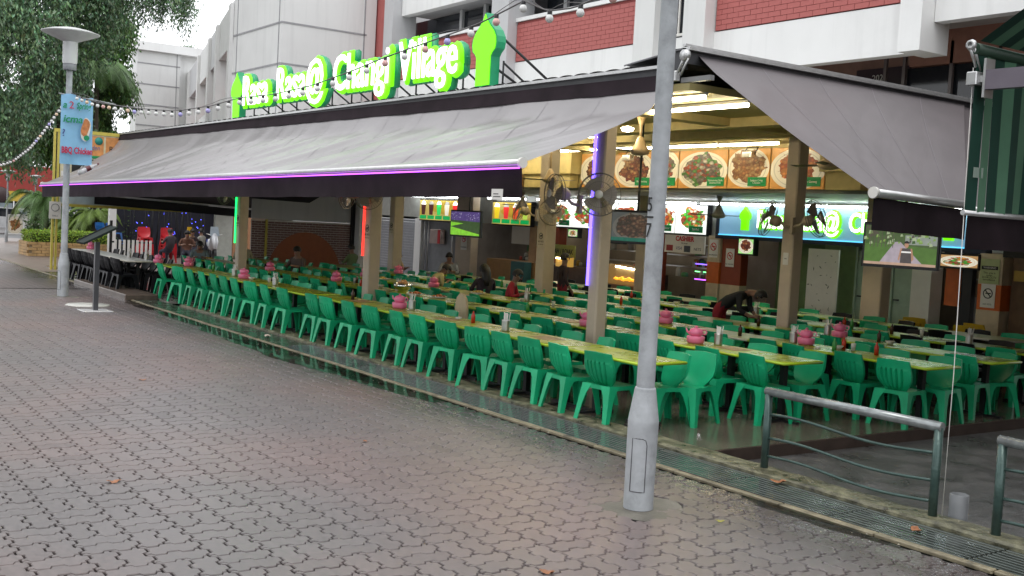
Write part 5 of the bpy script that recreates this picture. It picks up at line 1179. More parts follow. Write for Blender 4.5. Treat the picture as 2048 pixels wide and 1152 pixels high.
# ================================================================== TELEVISIONS
def tv(x, y, z, wd_, h, face, label, screen):
    t = thing('television', label, 'television', (x, y, z), face, 'hanging televisions')
    part('body', MB().box(-wd_/2, wd_/2, 0, .07, -h/2, h/2, ch=.01), black, t)
    part('hanger', MB().tube([(0, .08, 0), (0, .12, .3), (0, .12, (.62 if x > -10 else 3.98-z))], .02, 6), blackm, t)
    s = ob('screen', None, t); s['label'] = None; bpy.data.objects.remove(s)
    screen(t, wd_/2-.035, h/2-.04)
def em_(n, c, s=.55): return M('tv_'+n, c, .3, em=c, es=s, var=.35, scale=9)
def poly(t, pts, mat, y, name='picture_shape'):
    m = MB(); m.add([(x, y, z) for x, z in pts], [tuple(range(len(pts)))]); return part(name, m, mat, t)
def scr_person(t, a, b_):
    part('screen', MB().box(-a, a, -.004, .0, -b_, b_), em_('foliage', (.06, .10, .03)), t)
    poly(t, [(-a, -b_), (a, -b_), (a, -.02), (-a, .03)], em_('grass', (.07, .15, .025)), -.006)
    poly(t, [(-a*.6, -b_), (a*.7, -b_), (.0, .05), (-.07, .05)], em_('path', (.36, .31, .36)), -.008)
    poly(t, [(.06, .02), (a, .02), (a, .16), (.06, .14)], em_('building', (.25, .28, .25)), -.007)
    r = random.Random(4)
    for k in range(70):
        x, z = r.uniform(-a, a*.95), r.uniform(.02, b_*.95); s = r.uniform(.01, .03); poly(t, [(x-s, z-s), (x+s, z-s*.6), (x+s*.5, z+s), (x-s*.8, z+s*.7)], em_(*r.choice([('leafA', (.04, .09, .02)), ('leafB', (.18, .30, .06)), ('leafC', (.35, .42, .25)), ('trunk', (.08, .07, .05))])), -.0085)
    for k in range(7): x = -a*.85+k*.05; poly(t, [(x, -.03), (x+.01, -.03), (x+.014, b_*.9), (x+.006, b_*.9)], em_('trunk', (.08, .07, .05)), -.009)
    poly(t, [(.01, -b_), (.16, -b_), (.155, -.08), (.14, -.03), (.03, -.03), (.015, -.08)], em_('dress', (.07, .06, .06)), -.0105)
    poly(t, [(.02, -.09), (.15, -.09), (.148, -.07), (.022, -.07)], em_('white', (.8, .8, .8)), -.0115)
    poly(t, [(-.02, -.18), (.0, -.2), (.03, -.03), (.01, -.03)], em_('skin', (.40, .22, .14)), -.0115); poly(t, [(.16, -.2), (.19, -.17), (.16, -.03), (.14, -.03)], em_('skin', (.40, .22, .14)), -.0115)
    poly(t, [(.085+.028*math.cos(q*PI/6), .015+.042*math.sin(q*PI/6)) for q in range(12)], em_('skin', (.40, .22, .14)), -.0115)
    poly(t, [(.085+.034*math.cos(q*PI/8), .035+.034*math.sin(q*PI/8)) for q in range(9)], em_('hair', (.01, .01, .01)), -.0125)
    poly(t, [(-a, -b_), (a, -b_), (a, -b_+.035), (-a, -b_+.035)], em_('band', (.45, .30, .22)), -.013)
def scr_soccer(t, a, b_):
    part('screen', MB().box(-a, a, -.004, .0, -b_, b_), em_('pitch_dark', (.035, .075, .02)), t)
    poly(t, [(-a, .08), (a, .05), (a, b_), (-a, b_)], em_('crowd', (.08, .05, .20)), -.006)
    poly(t, [(-a, -b_), (a, -b_), (a, -b_*.85), (-a, -b_*.30)], em_('pitch', (.22, .60, .03)), -.007); poly(t, [(-a, -.08), (-a*.1, .0), (-a, .03)], em_('pitch', (.22, .60, .03)), -.007)
    r = random.Random(5)
    for k in range(60): x, z = r.uniform(-a, a*.95), r.uniform(.09, b_*.95); s = .008; poly(t, [(x-s, z-s), (x+s, z-s), (x+s, z+s), (x-s, z+s)], em_(*r.choice([('fans', (.30, .25, .5)), ('fansb', (.5, .5, .6))])), -.008)
def scr_food(t, a, b_):
    picture('screen', food('tv_dish', 77, [(.09, .05, .04), (.14, .09, .06), (.06, .05, .04)], bgc=(.05, .055, .055), plate=(.10, .10, .09), em=.6, fs=.4), t, -a, a, -b_, b_, -.006, thick=.005)
    poly(t, [(-a, -b_), (a, -b_), (a, -b_+.06), (-a, -b_+.06)], em_('teal', (.01, .10, .07)), -.009)
tv(-8.9, 12.5, 2.17, 1.02, .60, .30, 'black hanging television showing a presenter on a park path', scr_person)
tv(-13.7, 12.0, 2.23, .95, .56, .20, 'black hanging television with a dim noodle picture, left of the near lamp post', scr_food)
tv(-22.8, 14.5, 2.10, 1.15, .66, .15, 'black hanging television showing a football pitch', scr_soccer)

# ================================================================== PEOPLE
skin = M('brown_skin', (.24, .13, .085), .5, var=.06); hair_m = M('black_hair', (.012, .010, .010), .5, bump=.3, bscale=90)
def person(x, y, z, face, label, pose='sit', shirt=(.4, .4, .4), legs=(.03, .03, .05), hair='short', lean=0, scale=1):
    t = thing('person', label, 'person', (x, y, z), face)
    n = []                                       # joints: (pos, radius, parent, region)
    def J(p, r, par, reg): n.append((Vector(p)*scale, r*scale, par, reg)); return len(n)-1
    ct, st__ = math.cos(lean), math.sin(lean)
    if pose == 'bend':
        hip = J((0, 0, .90), .135, -1, 'l'); w1 = J((0, .17, 1.02), .13, hip, 's'); ch = J((0, .38, 1.12), .145, w1, 's'); nk = J((0, .55, 1.17), .055, ch, 'k'); hb = J((0, .62, 1.14), .075, nk, 'k'); hd = J((0, .71, 1.10), .098, hb, 'k')
        for s in (-1, 1):
            k0 = J((s*.09, -.01, .82), .09, hip, 'l'); k1 = J((s*.10, .04, .48), .062, k0, 'l'); k2 = J((s*.10, -.03, .09), .042, k1, 'l'); J((s*.11, .10, .04), .035, k2, 'l')
            sh = J((s*.17, .43, 1.12), .062, ch, 's'); el = J((s*.22, .45, .88), .042, sh, 's' if s < 0 else 's'); wr2 = J((s*.12, .60, .78), .028, el, 'k'); pm = J((s*.10, .66, .775), .034, wr2, 'k')
            for q in range(4): f1 = J((s*.10+(q-1.5)*.018, .705, .775), .010, pm, 'k'); J((s*.10+(q-1.5)*.02, .735-(abs(q-1.5))*.006, .765), .008, f1, 'k')
            f1 = J((s*.06, .675, .775), .011, pm, 'k'); J((s*.045, .70, .77), .009, f1, 'k')
        hc_ = Vector((0, .71, 1.10)); hup = Vector((0, .45, .9)).normalized()
    elif pose == 'stand':
        hip = J((0, 0, .88), .135, -1, 'l'); w1 = J((0, .01, 1.05), .12, hip, 's'); ch = J((0, .02, 1.24), .145, w1, 's'); nk = J((0, .02, 1.38), .052, ch, 'k'); hb = J((0, .03, 1.46), .075, nk, 'k'); hd = J((0, .03, 1.53), .09, hb, 'k')
        for s in (-1, 1):
            k0 = J((s*.09, 0, .80), .085, hip, 'l'); k1 = J((s*.10, .02, .46), .06, k0, 'l'); k2 = J((s*.11, -.02, .08), .042, k1, 'l'); J((s*.12, .10, .035), .035, k2, 'l')
            sh = J((s*.18, .0, 1.31), .06, ch, 's'); el = J((s*.23, -.02, 1.05), .042, sh, 's'); wr2 = J((s*.22, .12, .86), .028, el, 'k'); pm = J((s*.21, .16, .80), .034, wr2, 'k')
            for q in range(4): f1 = J((s*.21+(q-1.5)*.017, .175, .755), .010, pm, 'k'); J((s*.21+(q-1.5)*.017, .175, .725), .008, f1, 'k')
            f1 = J((s*.17, .18, .79), .011, pm, 'k'); J((s*.16, .19, .765), .009, f1, 'k')
        hc_ = Vector((0, .03, 1.53)); hup = Vector((0, 0, 1))
    else:
        L_ = lambda yy, zz: (yy*ct+(zz-.45)*st__, (zz-.45)*ct-yy*st__+.45)
        def T(x_, yy, zz): a = L_(yy, zz); return (x_, a[0], a[1])
        hip = J((0, -.05, .50), .14, -1, 'l'); w1 = J(T(0, -.05, .68), .125, hip, 's'); ch = J(T(0, -.04, .90), .15, w1, 's'); nk = J(T(0, .0, 1.05), .052, ch, 'k'); hb = J(T(0, .025, 1.12), .075, nk, 'k'); hd = J(T(0, .03, 1.19), .09, hb, 'k')
        for s in (-1, 1):
            k0 = J((s*.10, .10, .51), .09, hip, 'l'); k1 = J((s*.13, .38, .50), .065, k0, 'l'); k2 = J((s*.13, .36, .10), .042, k1, 'l'); J((s*.13, .48, .04), .035, k2, 'l')
            sh = J(T(s*.18, -.03, .98), .06, ch, 's'); e_ = T(s*.26, .08, .78); el = J(e_, .042, sh, 's'); wr2 = J((s*.12, e_[1]+.20, .82), .028, el, 'k'); pm = J((s*.09, e_[1]+.26, .83), .034, wr2, 'k')
            for q in range(4): f1 = J((s*.09+(q-1.5)*.017, e_[1]+.30, .835), .010, pm, 'k'); J((s*.09+(q-1.5)*.017, e_[1]+.325, .82), .008, f1, 'k')
            f1 = J((s*.05, e_[1]+.27, .84), .011, pm, 'k'); J((s*.035, e_[1]+.29, .84), .009, f1, 'k')
        hc_ = Vector(T(0, .03, 1.19)); hup = Vector(T(0, .03, 1.19))-Vector(T(0, .0, 1.05)); hup.normalize()
    me = bpy.data.meshes.new('body'); me.from_pydata([q[0] for q in n], [(q[2], i) for i, q in enumerate(n) if q[2] >= 0], [])
    o = ob('body', me, None); sk = o.modifiers.new('skin', 'SKIN'); sk.use_smooth_shade = True
    for i, q in enumerate(n): me.skin_vertices[0].data[i].radius = (q[1]*1.12, q[1]*.95) if q[3] in 's' else (q[1], q[1])
    me.skin_vertices[0].data[0].use_root = True
    o.modifiers.new('sub', 'SUBSURF').levels = 1; o.modifiers['sub'].render_levels = 1
    m2 = bpy.data.meshes.new_from_object(o.evaluated_get(bpy.context.evaluated_depsgraph_get())); bpy.data.objects.remove(o)
    m2.materials.clear(); key = '_'.join(str(int(c*100)) for c in shirt); sm = M('shirt_'+key, shirt, .8, var=.12, bump=.2, bscale=25); lm = M('trousers_'+'_'.join(str(int(c*100)) for c in legs), legs, .8)
    for q in (skin, sm, lm): m2.materials.append(q)
    for p in m2.polygons:
        c = p.center; bst = min(range(len(n)), key=lambda i: (n[i][0]-c).length-n[i][1]*.5); p.material_index = {'k': 0, 's': 1, 'l': 2}[n[bst][3]]; p.use_smooth = True
    ob('body', m2, t)
    hc_ *= scale; r_ = .102*scale; rotm = hup.to_track_quat('Z', 'Y').to_matrix() if abs(hup.z) < .999 else Matrix.Identity(3)
    def H(v): v = Vector(v)*r_; return hc_+Vector((v.x, v.y*hup.z+v.z*hup.y, v.z*hup.z-v.y*hup.y))
    m = MB()
    def hs(u, v):
        th, ph = u*2*PI, v*PI*.62; yf = math.cos(th)
        if yf > .2 and v > .55: ph = PI*.62*.55+(v-.55)*.35
        q = 1.06 if hair != 'long' else 1.14
        return H((q*.92*math.sin(ph)*math.sin(th), q*math.sin(ph)*math.cos(th)*1.05, q*1.1*math.cos(ph)+.1))
    if hair != 'bald': m.grid(hs, 16, 10)
    if hair == 'long': m.tube([H((0, -.55, .3)), H((0, -.9, -.9)), H((0, -1.1, -2.2)), H((0, -1.0, -3.4))], [.09, .10, .085, .04], 12)
    if hair == 'cap': m.lathe([(r_*1.02, .0), (r_*1.4, -.01)], tuple(hc_+Vector((0, .05, .03))), 14)
    if m.v: part('hair', m, hair_m if hair != 'scarf' else M('cream_scarf', (.52, .42, .25), .8), t)
    m = MB(); m.lathe([(0, .03), (.012, .01), (.014, -.012), (0, -.016)], tuple(H((0, 1.02, -.05))), 6); part('nose', m, skin, t)
    for s in (-1, 1): part('ear', MB().lathe([(0, .02), (.012, .0), (0, -.02)], tuple(H((s*.98, 0, 0))), 6), skin, t); part('eye', MB().lathe([(0, .008), (.009, 0), (0, -.008)], tuple(H((s*.38, .88, .12))), 6), ink, t)
    part('mouth', MB().box(-.022, .022, -.004, .004, -.004, .004), red_ink, t, H((0, .93, -.42)))
    return t
person(-13.5, 13.95, 0, -1.25, 'cleaner in a black shirt and red shorts bending over a table to wipe it', 'bend', (.012, .012, .015), (.25, .01, .02), hair='short', scale=1.05)
person(-18.55, 14.35, 0, -.3, 'standing person in dark top, red shorts and cap, left of the blue-lit column', 'stand', (.03, .015, .02), (.22, .01, .02), hair='cap', scale=.97)
person(-28.6, 9.85, 0, -1.9, 'seated man in a blue-grey shirt leaning over the table at the left', shirt=(.17, .22, .24), lean=.35)
person(-29.2, 11.3, 0, 1.2, 'seated man in a cream shirt facing left, right of the green-lit column', shirt=(.42, .38, .26), lean=.25)
person(-25.3, 11.2, 0, -2.6, 'seated person with dark hair in front of the orange arch', shirt=(.10, .07, .06))
person(-28.3, 14.2, 0, 2.0, 'seated person in a dull green shirt left of the red-lit column', shirt=(.14, .20, .09))
person(-25.8, 14.2, 0, -1.2, 'seated bald man in a cream shirt right of the red-lit column', shirt=(.52, .42, .27), hair='bald', lean=.2)
person(-20.9, 12.4, 0, -.2, 'hunched diner in a yellow top with black hair, back turned', shirt=(.52, .44, .20), lean=.55)
person(-24.6, 15.2, 0, -2.2, 'seated person in a black and white striped shirt facing the street', shirt=(.35, .35, .36))
person(-18.5, 12.3, 0, 1.4, 'seated woman with long black hair in dark clothes', shirt=(.03, .02, .03), hair='long')
person(-17.5, 12.2, 0, -.8, 'seated diner in a red shirt with short black hair', shirt=(.36, .015, .03), lean=.2)
person(-39.5, 13.3, 0, -1.4, 'distant diner in dark clothes near the stacked red chairs', shirt=(.04, .025, .03)); person(-40.5, 14.0, 0, 2.2, 'distant diner in a pale shirt near the white motorcycle', shirt=(.35, .34, .30)); person(-37.0, 12.3, 0, -1.9, 'distant diner in a brown shirt beyond the grey shirted man', shirt=(.12, .05, .03))
person(-38.5, 12.2, 0, 1.9, 'distant diner with black hair beside the yellow warning board', shirt=(.05, .04, .05))

# ================================================================== LEFT END OF THE EATERY
lw = thing('end_wall', 'purple brick end wall with white joints, an orange arch and a grey band above', 'wall', (-33, 14.6, 0))
purple_b = M('purple_brick', (.20, .11, .105), .6, var=.3, scale=3); wj = M('white_joints', (.60, .56, .52), .7)
brick_panel(lw, (33, -14.6), 13.0, 16.5, -33, 0, 1.85, .22, .075, 300, lambda b: abs(b[0]-13.3)-b[2]*.3, purple_b, wj, axis='y', g=.014)
m = MB(); m.box(-.06, .0, -1.6, 1.95, 1.86, 3.9); part('upper_wall', m, grey_wall, lw)
m = MB(); m.add([(.016, 1.32*math.cos(a)+.25, 1.5*math.sin(a)) for a in [k*PI/20 for k in range(21)]]+[(.02, 0, 0)], [tuple(range(21))]); part('arch_paint', m, M('arch_orange', (.30, .085, .03), .6), lw)
m = MB(); m.box(.02, .06, -1.15, -1.08, 0, 1.86); part('yellow_post', m, M('yellow_frame', (.55, .46, .08), .5), lw)
m = MB(); m.box(-.02, .08, 1.85, 1.98, 0, 3.9); part('dark_post', m, blackm, lw)
m = MB(); m.box(.02, .4, 1.98, 2.3, 0, 3.9); part('white_post', m, white_wall, lw)
w2 = thing('rear_partition', 'orange and grey partition behind the distant diners', 'wall', (-46, 16, 0)); m = MB(); m.box(-.1, .1, 1.25, 3.6, 0, 2.6); part('panel', m, M('tan_orange', (.36, .17, .08), .6), w2); m = MB(); m.box(-.1, .1, .45, 1.23, 0, 2.6); part('panel', m, M('pale_partition', (.35, .36, .32), .6), w2)
fs_ = thing('frame_sign', 'yellow framed billboard of the neighbouring stall with orange and white menu panels', 'sign', (-35.0, 7.5, 0)); yf_ = M('yellow_frame', (.55, .46, .08), .5)
for yy in (0, .11):
    part('post', MB().box(-.04, .04, yy-.03, yy+.03, -.02, 4.25), yf_, fs_)
part('frame', MB().box(-.05, .05, -.03, 4.2, 4.16, 4.26), yf_, fs_); part('frame', MB().box(-.05, .05, -.03, 4.2, 1.93, 2.0), yf_, fs_)
bp_ = M('billboard_cream', (.60, .55, .36), .5); part('panel', MB().box(.0, .02, .17, 4.1, 2.0, 4.16), bp_, fs_)
part('orange_panel', MB().box(.02, .026,   .22, 1.42, 3.52, 4.12), M('board_orange', (.60, .26, .08), .5, var=.3), fs_); part('orange_panel', MB().box(.02, .026, 1.48, 2.6, 3.45, 4.12), M('board_orange', (.60, .26, .08), .5, var=.3), fs_)
part('green_stripe', MB().box(.026, .03, .22, 1.42, 3.44, 3.52), green_ink, fs_); part('dark_panel', MB().box(.02, .026, .5, 2.6, 2.95, 3.40), ink, fs_); part('white_panel', MB().box(.02, .026, .2, .45, 2.2, 3.0), paper, fs_)
text('Spring Garden', .22, M('board_blue', (.02, .12, .30), .5), fs_, (.032, .82, 3.76), rz=PI/2, shear=.3, ext=.001, sx=.75); text('RASA', .24, ink, fs_, (.032, 1.86, 3.75), rz=PI/2, ext=.001)
part('palm_logo', MB().lathe([(0, 0), (.12, 0), (.12, .008), (0, .008)], (.03, 1.27, 3.98), 16, axis='x'), M('logo_teal', (.02, .25, .2), .5), fs_)
text('and all accomp', .13, paper, fs_, (.03, 1.2, 3.31), rz=PI/2, ext=.001); text('62', .24, paper, fs_, (.03, .85, 3.10), rz=PI/2, ext=.001)
part('lower_panel', MB().box(.02, .03, .2, 4.0, 2.02, 2.28), M('sky_blue_print', (.45, .55, .58), .5, var=.3, scale=2), fs_)
ns = thing('notice', 'small white notice with a smiling face on the yellow post', 'notice', (-34.93, 7.55, 1.80)); part('sheet', MB().box(.0, .01, -.17, .17, -.26, .26), paper, ns)
part('symbol', MB().lathe([(.10, 0), (.12, 0), (.12, .004), (.10, .004)], (.012, 0, .08), 20, axis='x'), M('grey_ink', (.25, .25, .25), .5), ns); text('SMILE', .07, M('grey_ink', (.25, .25, .25), .5), ns, (.012, 0, -.17), rz=PI/2, ext=.001)
# white picket fence, pillar, warning board, motorcycle
pf = thing('picket_fence', 'dark framed fence with white pickets beside the stacked red chairs', 'fence', (-38.6, 10.3, 0))
for k in range(9): part('picket', MB().box(-.02, .02, k*.15, k*.15+.075, .25, .85), white_wall, pf)
part('rail', MB().box(-.05, -.02, -.1, 1.35, .3, .36), blackm, pf); part('rail', MB().box(-.05, -.02, -.1, 1.35, .74, .80), blackm, pf); part('post', MB().box(-.06, .02, -.16, -.08, 0, 1.5), blackm, pf)
wp = thing('pillar', 'white square pillar beyond the menu stand', 'pillar', (-42, 11.1, 0)); part('shaft', MB().box(-.12, .12, -.12, .12, 0, 2.6), white_wall, wp)
wb = thing('warning_board', 'folded yellow wet floor board standing on a table', 'sign', (-39.5, 13.2, .75)); m = MB(); m.prism([(-.13, 0), (.13, 0), (.08, .62), (-.08, .62)], -.02, .02); o = part('board', m, M('yellow_plastic', (.75, .45, .01), .4), wb); o.rotation_euler = (0, 0, PI/2)
mo = thing('motorcycle', 'white motorcycle parked behind the diners at the left', 'motorcycle', (-41, 14.6, 0), -.2)
mw = M('white_fairing', (.62, .64, .68), .2, spec=.8); m = MB(); m.tube([(.85, 0, .55), (.72, 0, .85), (.5, 0, 1.1), (.3, 0, .85), (0, 0, .6), (-.4, 0, .75), (-.85, 0, .85)], [.06, .13, .10, .15, .14, .17, .05], 12); part('body', m, mw, mo)
for xx in (-.62, .68): part('wheel', MB().lathe([(.18, -.05), (.29, -.05), (.31, 0), (.29, .05), (.18, .05), (.18, -.05)], (xx, 0, .31), 24, axis='y'), black, mo)
m = MB(); m.tube([(.68, 0, .31), (.5, 0, 1.05), (.45, .3, 1.12)], .025, 6); m.tube([(.5, 0, 1.05), (.45, -.3, 1.12)], .02, 6); part('handlebar', m, steel, mo); part('windscreen', MB().quad((.6, -.18, 1.05), (.6, .18, 1.05), (.42, .14, 1.4), (.42, -.14, 1.4)), M('screen_glass', (.3, .35, .4), .1), mo)
part('blue_stripe', MB().box(-.1, .25, -.215, -.205, .8, .9), M('stripe_blue', (.03, .06, .3), .4), mo)
fl_ = thing('fairy_lights', 'blue fairy lights strung on dark stems behind the red chairs', 'string lights', (-44, 13, 0)); fb = M('fairy_blue', (.1, .1, 1), em=(.08, .1, 1), es=3)
m = MB()
for k in range(34):
    y_ = rnd.uniform(-.6, 2.6); m.lathe([(0, -.02), (.022, 0), (0, .02)], (rnd.uniform(-.3, .3), y_, rnd.uniform(.9, 2.3)), 6)
part('bulbs', m, fb, fl_, kind='stuff'); m = MB()
for k in range(26): y_ = rnd.uniform(-.8, 2.6); m.tube([(0, y_, .0), (rnd.uniform(-.2, .2), y_+rnd.uniform(-.3, .3), 2.5)], .02, 4)
part('stems', m, blackm, fl_, kind='stuff')
db = thing('dark_screen_wall', 'dark wall behind the fairy lights', 'wall', (-46.5, 13, 0)); part('panel', MB().box(-.1, .1, -1.2, 3.6, 0, 2.7), M('blue_black_wall', (.03, .03, .045), .8), db)  # one even blue-black wall colour

# planter with hedge
plt = thing('brick_planter', 'low yellow-brown brick planter under the clipped hedge', 'planter', (-42.7, 8.4, 0)); yb_ = M('yellow_brick', (.50, .32, .14), .6, var=.3, scale=3)
for k in range(5):
    yy = -.1+(.15 if k % 2 else 0)
    while yy < 2.6: part('brick', MB().box(0, .18, yy+.008, yy+.30, k*.105+.006, k*.105+.098, ch=.006), yb_, plt); yy += .31
for k in range(5): 
    for q in range(5): part('brick', MB().box(-.3*q-.3, -.3*q-.01, -.1, .06, k*.105+.006, k*.105+.098), yb_, plt)
part('core', MB().box(-1.4, .10, -.02, 2.6, 0, .50), M('planter_core', (.3, .24, .16), .8), plt)

# ================================================================== FOLIAGE
def leafmat(name, col, tr=.0):
    m = M(name, col, .42, var=.25, scale=1.5, tint=True, spec=.4); return m
def leaves(name, mat, parent, gen, n, size, hang=1.0, seed=1, asp=.42, kind=None):
    r = random.Random(seed); mb = MB(); mb.t = []
    for i in range(n):
        p, shade, sc = gen(r)
        a = r.uniform(0, 6.283); dn = Vector((math.cos(a)*r.uniform(.2, 1)*(2-hang), math.sin(a)*r.uniform(.2, 1)*(2-hang), -r.uniform(.5, 1.3)*hang+(1-hang)*r.uniform(0, 1))).normalized()
        L_ = size*sc*r.uniform(.6, 1.3); sd = dn.cross(Vector((r.gauss(0, 1), r.gauss(0, 1), r.gauss(0, 1)))).normalized()*L_*asp*.5
        p = Vector(p); mid = p+dn*L_*.5; nn_ = sd.cross(dn).normalized()*L_*.06
        mb.add([p, mid+sd+nn_, p+dn*L_, mid-sd+nn_], [(0, 1, 2, 3)]); mb.t.append((shade*r.uniform(.8, 1.25), shade*r.uniform(.85, 1.15), shade*r.uniform(.7, 1.2)))
    return part(name, mb, mat, parent, kind=kind)
lf_d = leafmat('deep_green_leaf', (.105, .185, .095)); lf_m = leafmat('mid_green_leaf', (.11, .21, .065)); lf_y = leafmat('yellow_green_leaf', (.20, .30, .07))
bark = M('grey_bark', (.10, .08, .06), .8, bump=.6, bscale=15)
def weeping(name, label, base, blobs, n, size, mat, seed, nstr=300, lens=(.8, 3.0), fork=None):
    """strands that hang from limbs; leaves sit along each strand"""
    t = thing(name, label, 'tree', base); r = random.Random(seed)
    b0 = Vector(base); m = MB(); top = Vector(fork)-b0 if fork else Vector((blobs[0][0], blobs[0][1], blobs[0][2]))-b0
    m.tube([(0, 0, 0), (.1, .1, 2), top*.6+Vector((0, 0, .4)), top], [.30, .25, .2, .12], 10); part('trunk', m, bark, t)
    m = MB(); hub = top if fork else top*.6
    for bx in blobs: c = Vector(bx[:3])-b0; m.tube([hub, (hub+c)/2+Vector((0, 0, .6)), c+Vector((0, 0, bx[5]*.3))], [.09, .06, .02], 7)
    part('limb', m, bark, t)
    strands = []
    for k in range(nstr):
        bx = r.choices(blobs, [q[3]*q[4] for q in blobs])[0]
        a = r.uniform(0, 6.283); q = math.sqrt(r.random()); p = Vector((bx[0]+bx[3]*q*math.cos(a), bx[1]+bx[4]*q*math.sin(a), bx[2]+bx[5]*(1-q*q)*r.uniform(.3, 1)))-b0
        strands.append((p, r.uniform(*lens)*bx[6], r.gauss(0, .12), r.gauss(0, .12), r.choice((.6, .85, 1.0, 1.25, 1.6))))
    def gen(r):
        p, L_, dx, dy, sh = r.choice(strands); s = r.random()
        w_ = .16*(1-s*.4); q = p+Vector((dx*s*L_+r.gauss(0, w_), dy*s*L_+r.gauss(0, w_), -s*L_))
        return q, sh, 1
    leaves('crown', mat, t, gen, n, size, 1.0, seed)
    return t
# blobs: x, y, z, rx, ry, rz, strand length factor
weeping('weeping_tree', 'large weeping tree with dark hanging foliage filling the upper left corner', (-44, 5.0, 0), [(-42, 6.6, 8.5, 2.2, 2.3, 2.0, 1.3), (-43, 8.3, 9.5, 2.2, 1.6, 2.5, 1.3), (-42, 7.0, 5.2, 2.0, 1.5, 1.5, 1.0), (-44, 9.4, 7.0, 1.5, 1.2, 1.5, 1.1), (-43.5, 10.4, 11.4, 2, 1.3, 1.5, 1.2), (-43, 8.0, 12.5, 2.5, 3, 2, 1.4), (-43.5, 10.6, 9.6, 1.2, .8, 1.2, 1.0)], 66000, .17, lf_d, 3, 1300, fork=(-45, 5.5, 9.5))
wt0 = bpy.data.objects['weeping_tree']
for (x, y, a, lb) in ((-33, -4.5, 1.9, 'behind the far end of the paving'), (-21, -6, 3.4, 'behind the middle of the paving'), (-10, -6.5, 2.6, 'behind the near paving'), (0, -6, .8, 'behind the viewpoint')):
    copy_tree(wt0, (x, y, 0), a, f'unseen weeping tree {lb}, added to block low sky light')  # out of view, added to keep low sky light off the inner rows
weeping('weeping_tree', 'overhanging branches with thin hanging tips against white sky', (-48, 4.0, 0), [(-44, 11.2, 11.0, 1.2, .8, 1.0, 1.1), (-44, 12.2, 11.3, 1.2, .6, .7, .9), (-44, 13.0, 11.0, .9, .5, .6, .75), (-44, 13.6, 10.8, .7, .45, .5, .7), (-44, 14.2, 10.5, .5, .3, .4, .6)], 19000, .12, lf_d, 5, 260, (.8, 3.0), fork=(-46, 7.0, 13.0))
weeping('broadleaf_tree', 'mid green tree behind the lamp post hat with drooping leaves', (-53, 7.4, 0), [(-49, 10.4, 6.6, 1.8, 1.4, 1.6, 1.0), (-49, 12.0, 8.8, 1.4, 1.2, 1.3, 1.1), (-50, 9.3, 4.6, 1.6, 1.4, 1.2, .8), (-50, 12.1, 5.8, 1.2, .9, 1.4, 1.0), (-49, 12.9, 7.4, .9, .7, .8, .9), (-49, 12.9, 9.8, 1, .7, .8, 1.0)], 52000, .18, lf_m, 9, 900, (.5, 2.0), fork=(-52, 8.6, 8.5))
weeping('broadleaf_tree', 'yellowish green small tree low behind the string of bulbs', (-60, 7.2, 0), [(-57, 11.3, 4.6, 1.8, 1.8, 1.5, .6), (-57, 13.4, 5.0, 1.8, 1.8, 1.4, .5), (-60, 9.8, 6.2, 2, 1.6, 1.6, .6), (-60, 15.0, 5.2, 2.4, 1.6, 1.0, .5)], 26000, .24, lf_m, 19, 420, (.4, 1.5), fork=(-60, 8.5, 7))
weeping('broadleaf_tree', 'tree with small leaves rising behind the grey wing roof', (-72, 23.6, 0), [(-72, 23.5, 12.3, .8, .5, .5, .4)], 700, .15, lf_d, 23, 30, (.3, 1.0))
def palm(label, base, h, n, fl, seed, mat, droop=1.0, wd_=.022):
    t = thing('palm_tree', label, 'palm tree', base); r = random.Random(seed)
    part('trunk', MB().tube([(0, 0, 0), (.05, .03, h*.5), (0, 0, h)], [.13, .10, .09], 8), bark, t)
    for k in range(n):
        a = 2*PI*k/n+r.uniform(-.2, .2); L_ = fl*r.uniform(.75, 1.1); up = r.uniform(.2, 1.0)
        mb = MB(); mb.t = []; pts = []
        for i in range(13):
            s = i/12; pts.append(Vector((math.cos(a)*L_*s*(1-.15*s), math.sin(a)*L_*s*(1-.15*s), h+L_*(up*s-droop*1.15*s*s))))
        mb.tube(pts, .012, 4); mb.t += [(1, 1, 1)]*(12*4+2)
        for i in range(1, 90):
            s = i/90; j = min(11, int(s*12)); p = pts[j].lerp(pts[j+1], s*12-j); d_ = (pts[j+1]-pts[j]).normalized(); sd = d_.cross(Vector((0, 0, 1))).normalized()
            for sg_ in (-1, 1):
                l = fl*.26*math.sin(PI*min(1, s*.9+.1))+.05; tip = p+sd*sg_*l*.8+d_*l*.5+Vector((0, 0, -l*.45)); wv = d_*wd_*.5
                mb.add([p-wv, p+wv, tip], [(0, 1, 2)]); q = r.uniform(.7, 1.3); mb.t.append((q, q, q*.9))
        part('frond', mb, mat, t)
    return t
palm('feathery palm crown against the sky right of the white lamp hat', (-47.5, 11.75, 0), 7.6, 30, 2.2, 4, lf_m)
palm('bright tipped palm crown above the white lamp hat', (-49, 10.6, 0), 9.2, 20, 2.0, 8, lf_y)
palm('low garden palm behind the hedge at the left', (-47, 9.8, 0), 2.1, 22, 1.35, 6, lf_m)
palm('low yellow-green palm left of the sign post', (-50, 10.0, 0), 2.2, 20, 1.4, 7, lf_y)
palm('bushy palm clump behind the hedge right of the lamp post', (-45, 11.2, 0), 1.6, 26, 1.2, 17, lf_y)
palm('second bushy palm clump behind the hedge', (-46, 10.6, 0), 1.3, 24, 1.1, 27, lf_y)
hd_ = thing('hedge', 'clipped bright green hedge on the brick planter', 'hedge', (-43.4, 9.7, .5))
leaves('foliage', leafmat('bright_hedge_leaf', (.33, .50, .06)), hd_, lambda r: ((r.uniform(-.8, .9), r.uniform(-1.35, 1.7), r.uniform(0, .42)*(1+.1*math.sin(r.random()*9))), r.choice((.5, .8, 1.1, 1.3)), 1), 15000, .075, .2, 31)
